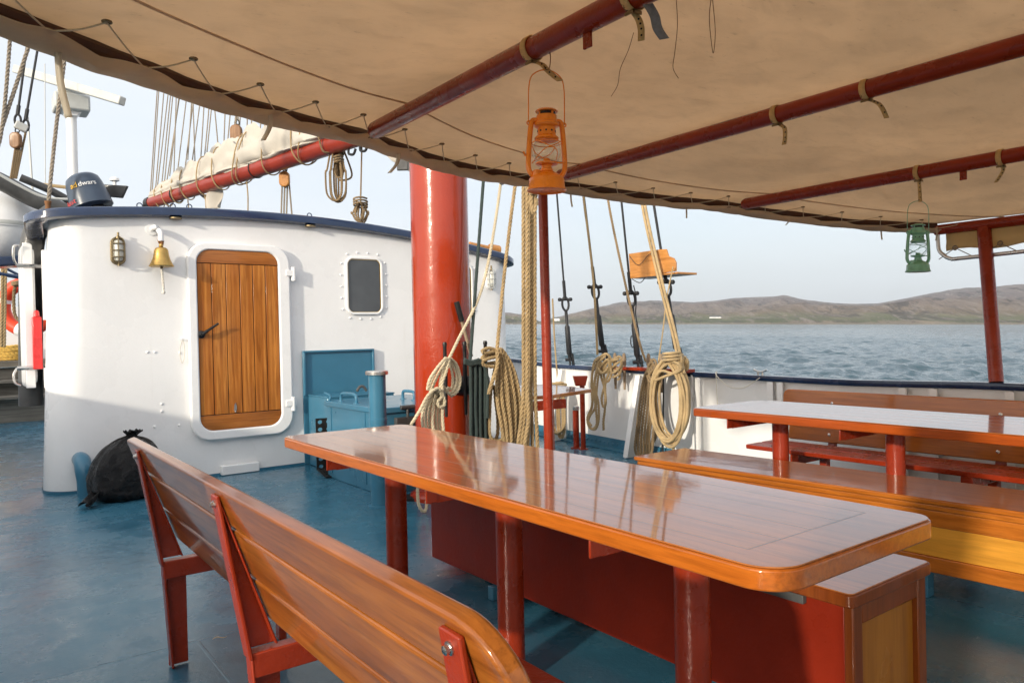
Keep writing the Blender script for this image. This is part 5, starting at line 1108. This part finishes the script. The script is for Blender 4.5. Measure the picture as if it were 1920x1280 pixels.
a, b = W(700, 268, 'y', 6.9), W(768, 285, 'y', 6.6); q = MB(); q.grid([[a, a.lerp(b, .5)+V(0, 0, .02), b+V(0, 0, .1)], [a+V(0, 0, .0), W(735, 302, 'y', 6.7), W(768, 322, 'y', 6.6)]]); o = q.build('sail_corner', MT['sail'], solid=.01); props(o, 'loose cream sail corner left of the mast top under the awning', 'sail')
q = MB(); q.prism([(-.06, -.09), (.05, -.09), (.06, .08), (-.05, .09)], .03, W(756, 303, 'y', 6.3), CR, (0, 0, 1)); o = q.build('sail_fitting', MT['grey'], bevel=.01); props(o, 'grey metal fitting on the loose sail corner left of the mast', 'fitting')
# ------------------------------------------------------------------ things on and behind the deckhouse roof, left
root = thing('radar_mast', W(137, 400, 'y', 10.5), 'white radar mast with bar scanner rising behind the roof', 'radar')
p = W(137, 335, 'y', 10.5); z1 = W(136, 215, 'y', 10.5).z; q = MB(); q.tube([(p.x, 10.5, 0), (p.x, 10.5, z1)], .058, 18); q.build('post', MT['white'], root)
c = W(137, 200, 'y', 10.5); q = MB(); q.prism([(-.05, -.14), (.05, -.14), (.17, 0), (-.17, 0)], .2, (p.x, 10.6, z1+.1), (1, 0, 0), (0, 0, 1)); q.build('bracket', MT['white_trim'], root, bevel=.01)
q = MB(); q.box((p.x, 10.5, c.z+.02), (.38, .34, .20)); q.box((p.x, 10.5, c.z+.14), (.30, .26, .06)); q.lathe([(.06, 0), (.05, .08)], (p.x, 10.5, c.z+.15)); q.build('gearbox', MT['lgrey'], root, bevel=.025, seg=3)
a, b = W(30, 130, 'y', 10.9), W(230, 190, 'y', 9.7); dd = (b-a).normalized(); zc_ = (a.z+b.z)/2; a.z += .0; q = MB(); q.bar(a, b, .10, .10); q.build('scanner_bar', MT['lgrey'], root, bevel=.012)
MT['cowl'] = paint('cowl_paint', (.045, .065, .10), .32, .2, .15, 6, .2, .003)
# outboard cover with lettering
root = thing('outboard_motor', W(160, 390, 'y', 8.2), 'tilted dark blue outboard motor cover with yellow and white lettering on the roof', 'outboard motor')
oc = W(162, 358, 'y', 8.2); ax_ = (V(0, 0, 1)+CR*-.34).normalized(); q = MB()
q.lathe([(.178, -.176), (.190, -.168), (.182, -.09), (.163, .055), (.146, .115), (.115, .145), (.05, .158)], oc, tuple(ax_), 36); q.build('cowl', MT['cowl'], root)
q = MB(); q.box(oc-ax_*.25+CR*.02, (.12, .14, .2)); q.box(oc-ax_*.26+CR*.12, (.08, .1, .2)); q.build('leg', MT['black'], root, bevel=.02)
def text(s, size, m, p, u, v, par, name='lettering'):
    c = bpy.data.curves.new('t', 'FONT'); c.body = s; c.size = size; c.extrude = size*.02; c.align_x = 'CENTER'; t = bpy.data.objects.new('t', c); COL.objects.link(t)
    bpy.context.view_layer.update(); me = bpy.data.meshes.new_from_object(t.evaluated_get(bpy.context.evaluated_depsgraph_get())); bpy.data.objects.remove(t)
    nn = Vector(u).cross(Vector(v)).normalized(); q = MB(); vs = []
    for w_ in me.vertices: vs.append((w_.co.x, w_.co.y, w_.co.z))
    return q, me, nn
def cyl_text(s, size, m, c, ax, R, ang, h, par, cone=-.12):
    """letters wrapped on the cowl"""
    q, me, _ = text(s, size, m, None, CR, ax, par); x = (CR-ax*CR.dot(ax)).normalized(); y = ax.cross(x); sgn = 1 if y.dot(-_f) > 0 else -1; y = y*sgn
    vs = []
    for w_ in me.vertices:
        rr = R+cone*(h+w_.co.y)+.003+w_.co.z; t = ang+w_.co.x/R; vs.append(c+ax*(h+w_.co.y)+x*(rr*sin(t))+y*(rr*cos(t)))
    q.add(vs, [tuple(p.vertices) for p in me.polygons]); return q.build('lettering', MT[m], par, flat=True, fix=False)
MT['yellow'] = paint('yellow_letters', (.8, .45, .02), .4, 0, .05); MT['redl'] = paint('red_letters', (.5, .05, .05), .5, 0, .1)
cyl_text('ad', .075, 'yellow', oc, ax_, .172, -.10, .0, root); cyl_text('dwars', .066, 'white_trim', oc, ax_, .172, .62, .0, root); cyl_text('Aust', .075, 'redl', oc, ax_, .182, -.55, -.145, root)
# floodlight / plotter bracket
root = thing('flood_light', W(207, 400, 'y', 8.4), 'grey flat floodlight with white knob on a pole behind the roof edge', 'light')
c = W(207, 356, 'y', 8.4); q = MB(); q.tube([(c.x-.02, 8.4, roofz(c.x)-.02), (c.x-.02, 8.4, c.z-.05)], .016, 10); q.tube([c+CR*-.14+V(0, 0, -.05), c+CR*.10+V(0, 0, -.05)], .018, 8); q.build('pole', MT['lgrey'], root)
q = MB(); q.prism([(-.22, -.05), (.13, -.09), (.19, .03), (-.17, .06)], .04, c, CR, (0, 0, 1)); q.build('panel', MT['grey'], root, bevel=.008); q = MB(); e = c+CR*.045+V(0, 0, -.05); q.tube([e, e+V(0, 0, .14)], .016, 8); q.lathe([(.02, .13), (.045, .14), (.04, .165), (.012, .18)], e); q.build('knob', MT['white_trim'], root)
def cap(px, py, r, h, m1, m2, lab):
    p = W(px, py, 'y', 8.2); p.z = roofz(p.x)-.01; root = thing('roof_vent', p, lab, 'vent'); q = MB(); q.lathe([(r, 0), (r, h)], p, seg=18); q.build('base', MT[m1], root); q = MB(); q.lathe([(r*1.05, h), (r*1.05, h+.01), (r*.8, h+.028), (r*.2, h+.034)], p, seg=18); q.build('lid', MT[m2], root)
cap(219, 395, .045, .10, 'cream', 'bronze', 'small cream vent with dark lid on the roof edge')
cap(154, 392, .02, .12, 'blue', 'blue', 'small blue mushroom fitting on the roof below the outboard cover')
p = W(925, 468, 'y', 6.95); q = MB(); q.tube([W(880, 458, 'y', 7.0), W(918, 466, 'y', 7.0)], .03, 10); q.tube([W(918, 466, 'y', 7.0), W(935, 469, 'y', 7.0)], .055, 14); o = q.build('roof_roller', MT['boardwood']); props(o, 'small wooden roller lying on the right end of the roof', 'roller')
# steel davit arm
root = thing('davit', W(60, 380, 'y', 9.0), 'grey steel davit arm rising to the left over the roof', 'davit')
q = MB(); q.tube(spline([W(-60, 315, 'y', 9.0), W(0, 340, 'y', 9.0), W(60, 372, 'y', 9.0), W(120, 396, 'y', 9.0), W(150, 420, 'y', 9.0)], 8), .085, 18); q.tube(spline([W(100, 400, 'y', 8.4), W(75, 420, 'y', 8.4), W(62, 450, 'y', 8.4), W(58, 520, 'y', 8.4), W(58, 760, 'y', 8.4)], 6), .10, 16); q.build('arm', MT['grey'], root)
q = MB(); q.tube(spline([W(38, 333, 'y', 9.2), W(90, 355, 'y', 9.2), W(140, 382, 'y', 9.2)], 6), .04, 12); q.build('stay', MT['grey'], root); q = MB(); q.tube(spline([W(-10, 322, 'y', 8.8), W(40, 350, 'y', 8.8), W(85, 370, 'y', 8.8), W(140, 374, 'y', 8.8), W(160, 372, 'y', 8.8)], 6), .014, 8); q.build('hose', MT['lgrey'], root)
for (x0, x1, y0, y1, m, d, lab) in ((52, 62, 260, 342, 'lgrey', .012, 'thin white whip aerial left of the radar mast'), (84, 85, 160, 330, 'lgrey', .006, 'very thin aerial wire left of the radar mast')): q = MB(); q.tube([W(x1, y1+30, 'y', 10), W(x0, y0-40, 'y', 10)], d, 6); o = q.build('aerial', MT[m]); props(o, lab, 'aerial')
q = MB(); q.tube([W(80, 346, 'y', 9.9), W(130, 352, 'y', 9.9)], .02, 8); o = q.build('antenna', MT['cream']); props(o, 'short cream bar behind the outboard cover', 'bar')
# twisted ropes and wires at the upper left
for x0, y0, x1, y1, x2, y2, r, lab in ((-40, 330, 0, 262, 20, 60, .016, 'thick twisted rope at the very left edge of the sky'), (-20, 300, 5, 235, 62, 60, .017, 'thick twisted rope crossing the radar scanner bar'), (90, 388, 104, 250, 124, 85, .017, 'thick twisted rope running down to the roof left of the radar post')):
    q = MB(); q.rope(spline([W(x0, y0, 'y', 7.6), W(x1, y1, 'y', 7.6), W(x2, y2, 'y', 7.5), W(x2+(x2-x1)*.4, y2-100, 'y', 7.4)], 6), r); o = q.build('rope', MT['cord']); props(o, lab, 'rope', 'twisted ropes at the upper left')
p = W(90, 388, 'y', 7.6); q = MB(); q.lathe([(.018, -.12), (.03, -.06), (.02, 0), (.028, .05)], p); o = q.build('rope_socket', MT['rust']); props(o, 'rusty socket where the thick twisted rope meets the roof', 'fitting')
for x0, y0, x1, y1, lab in ((33, 215, 52, 75, 'left black wire of the pair holding the wooden block'), (48, 225, 76, 60, 'right black wire of the pair holding the wooden block')):
    a, b = W(x0, y0, 'y', 7.9), W(x1, y1, 'y', 7.9); root = thing('wire_stay', a, lab, 'wire'); q = MB(); q.tube([a, b+(b-a)*.5], .010, 8); q.tube([a, a.lerp(b, .12)], .016, 8); q.build('wire', MT['wire'], root); q = MB(); q.tube([a-V(0, 0, .05)+CR*.028*cos(t*pi/6)+V(0, 0, .05*sin(t*pi/6)) for t in range(12)], .010, 7, True); q.build('thimble', MT['wire'], root)
q = MB(); q.bar(W(28, 232, 'y', 7.9), W(52, 244, 'y', 7.9), .05, .07); o = q.build('shackle_plate', MT['lgrey'], bevel=.01); props(o, 'pale metal plate joining the two black wires above the wooden block', 'plate')
block(W(33, 265, 'y', 7.9), (0, 0, 1), 'brown double block hanging at the left edge below the black wires', .95)
for x0, x1, lab in ((29, 20, 0), (33, 24, 0), (37, 28, 0), (50, 30, 1)):
    q = MB(); q.rope([W(x0, 278 if not lab else 240, 'y', 7.9), W(x1, 335, 'y', 7.9)], .010); o = q.build('rope', MT['brown']); props(o, 'rope fall below the brown double block at the left edge', 'rope', 'falls of the brown double block')
# white dome canister on the port side
root = thing('life_raft', W(5, 420, 'y', 9.4), 'large white life raft canister at the left edge', 'life raft')
c = W(-2, 425, 'y', 9.4); R = .40; q = MB(); q.lathe([(R*sin(t), -R*cos(t)*.98) for t in np.linspace(.02, pi/2-.02, 14)]+[(R*1.03, -.03), (R*1.03, .03)]+[(R*sin(t), -R*cos(t)*.98) for t in np.linspace(pi/2+.02, pi-.02, 14)], c, seg=40); q.build('shell', MT['lifewhite'] if 'lifewhite' in MT else MT['white'], root)
q = MB(); q.lathe([(R*1.032, -.022), (R*1.04, -.012), (R*1.04, .012), (R*1.032, .022)], c, seg=40, cap0=False, cap1=False); q.build('band', MT['lgrey'], root)
q = MB(); q.prism([(-.95, -.16), (.25, -.04), (.28, .06), (-.95, -.05)], .3, W(0, 492, 'y', 9.2), (1, 0, 0), (0, 0, 1)); q.build('cradle', MT['navy'], root, bevel=.02)
# side door leaf, seen edge on
root = thing('side_door', W(60, 730, 'y', 7.7), 'white steel side door standing open at the left of the deckhouse', 'door')
a = W(60, 460, 'y', 7.7); b = W(58, 730, 'y', 7.7); q = MB(); xw0 = W(45, 600, 'y', 7.7).x; xw1 = W(78, 600, 'y', 7.7).x
hz0, hz1 = W(40, 728, 'y', 7.66).z, W(60, 456, 'y', 7.66).z
q.prism(rrect(-.035, .035, hz0, hz1, (.03, .005, .005, .005)), .02, (xw0+.035, 7.66, 0), (1, 0, 0), (0, 0, 1))
q.prism(rrect(7.66, 8.36, hz0, hz1, .10), .035, (xw0+.008, 0, 0), (0, 1, 0), (0, 0, 1)); q.prism(rrect(7.70, 8.32, hz0+.04, hz1-.04, .08), .045, (xw0+.043, 0, 0), (0, 1, 0), (0, 0, 1)); q.build('leaf', MT['white'], root, bevel=.008)
for y_, kk in ((498, 1), (690, 0)):
    p = W(40, y_, 'y', 7.64); q = MB(); q.tube([p+V(-.03, 0, 0), p+V(.15, 0, 0)], .018, 10); q.tube(spline([p+V(-.03, 0, 0), p+V(-.055, -.01, .06 if kk else -.05), p+V(-.05, -.02, .16 if kk else -.12), p+V(-.01, -.02, .17 if kk else -.15)], 6), .010, 8); q.tube(spline([p+V(.14, 0, 0), p+V(.19, -.02, -.03), p+V(.18, -.03, -.12)], 6), .014, 8); q.build('latch_lever', MT['steel'], root)
q = MB(); p = W(85, 560, 'y', 7.4); q.bx(p.x-.02, p.x+.03, 7.35, 7.42, W(85, 600, 'y', 7.4).z, W(90, 470, 'y', 7.4).z); q.bx(p.x-.03, p.x+.02, 7.3, 7.36, W(80, 728, 'y', 7.3).z, W(80, 690, 'y', 7.3).z); q.build('door_jamb', MT['white_trim'], root, bevel=.004)
p = W(70, 640, 'y', 7.58); za, zb = W(71, 692, 'y', 7.58).z, W(71, 594, 'y', 7.58).z
q = MB(); q.bx(p.x-.035, p.x+.035, 7.55, 7.63, za, zb); q.lathe([(.025, 0), (.02, .05), (.008, .06)], (p.x, 7.59, zb-.002)); o = q.build('fire_box', MT['fire'], bevel=.01); props(o, 'narrow bright red box between the open side door and the deckhouse', 'box')
# steps up to the foredeck
root = thing('steps', (.2, 14.4, 0), 'weathered grey wooden steps up to the foredeck at the left', 'steps')
for y_, z0, z1 in ((13.9, 705, 738), (14.2, 722, 0), ): pass
for Yv, yp in ((13.8, 742), (14.15, 712)):
    z = W(40, yp, 'y', Yv).z; q = MB(); q.bx(-.38, 1.5, Yv-.02, Yv+.36, z-.045, z); q.build('tread', MT['greywood'], root, bevel=.006)
    q = MB(); q.bx(-.38, 1.5, Yv+.15, Yv+.17, 0, z-.05); q.build('riser', MT['greywood'], root)
z = W(40, 655, 'y', 15.6).z; zf = W(30, 676, 'y', 14.6).z; q = MB(); q.bx(-.41, 5.5, 14.52, 17.5, zf-.10, zf); o = q.build('foredeck', MT['greywood'], bevel=.004); props(o, kind='structure')
q = MB(); q.bx(-.38, 1.5, 14.6, 14.63, 0, zf-.11); q.build('riser', MT['greywood'], root)
# life ring, ropes and yellow line beyond the door
p = W(50, 575, 'y', 13.6); q = MB(); R = .36; root = thing('life_ring', p, 'red life ring with white bands hanging behind the open side door', 'life ring')
def tor(c, R, r, a0, a1, q, n=40): q.tube([c+CR*R*cos(a0+(a1-a0)*i/n)+V(0, 0, R*sin(a0+(a1-a0)*i/n)) for i in range(n+1)], r, 14)
q = MB(); tor(p, R, .10, 0, 2*pi, q); q.build('ring', MT['buoy'], root)
for k in range(4): q = MB(); a = pi/4+k*pi/2+.5; tor(p, R, .104, a-.10, a+.10, q, 6); q.build('band', MT['white_trim'], root)
q = MB(); q.bx(-.4, 1.3, 15.0, 15.05, zf+.02, zf+.9); o = q.build('foredeck_bulwark', MT['white']); props(o, 'white panel on the foredeck behind the life ring', 'panel')
q = MB(); q.rope(hank(W(34, 528, 'y', 13.3), CR, 2, .20, .62, .1, .05, 2), .024); o = q.build('rope', MT['brown']); props(o, 'grey-brown rope coil hung over the red life ring', 'rope')
for x, lab in ((2, 'a'), (8, 'b')): q = MB(); q.rope([W(x+3, 480, 'y', 13.0), W(x, 650, 'y', 13.0)], .022); o = q.build('rope', MT['tan']); props(o, 'vertical tan rope hanging at the left edge beside the life ring', 'rope', 'ropes beside the life ring')
p = W(14, 652, 'y', 14.75); q = MB(); pts = []
for k in range(9):
    for i in range(12): t = 2*pi*i/12; pts.append(V(p.x+(.30+jit(.06))*cos(t), p.y+.2+.22*sin(t), zf+.03+.025*k+jit(.01)))
q.rope(spline(pts, 3), .028); o = q.build('rope', MT['yellowrope']); props(o, 'coil of yellow rope lying on the grey foredeck planks', 'rope')
q = MB(); q.tube([W(-5, 512, 'y', 13), W(38, 520, 'y', 13)], .03, 8); q.tube([W(5, 500, 'y', 13.2), W(36, 516, 'y', 13.2)], .02, 8); o = q.build('guard_rail', MT['navy']); props(o, 'navy guard rail crossing behind the side door', 'rail')
# a dry leaf on the deck
p = W(412, 1196, 'z', .006); q = MB(); q.grid([[p+V(-.028+.008*i, .003*sin(i*.9), .004*sin(i*.8)+.004)+V(0, s*.004*(1-abs(i-3)/4), 0) for i in range(8)] for s in (-1, 1)]); o = q.build('leaf', MT['leather'], solid=.001); props(o, 'small dry curled leaf lying on the blue deck', 'leaf')
p = W(778, 934, 'z', .0); q = MB(); q.lathe([(.10, 0), (.10, .018), (.07, .024)], (p.x, p.y, 0), seg=28); o = q.build('deck_plate', MT['rubber']); props(o, 'round black plate on the blue deck beside the red table leg', 'plate')
bpy.context.view_layer.update()
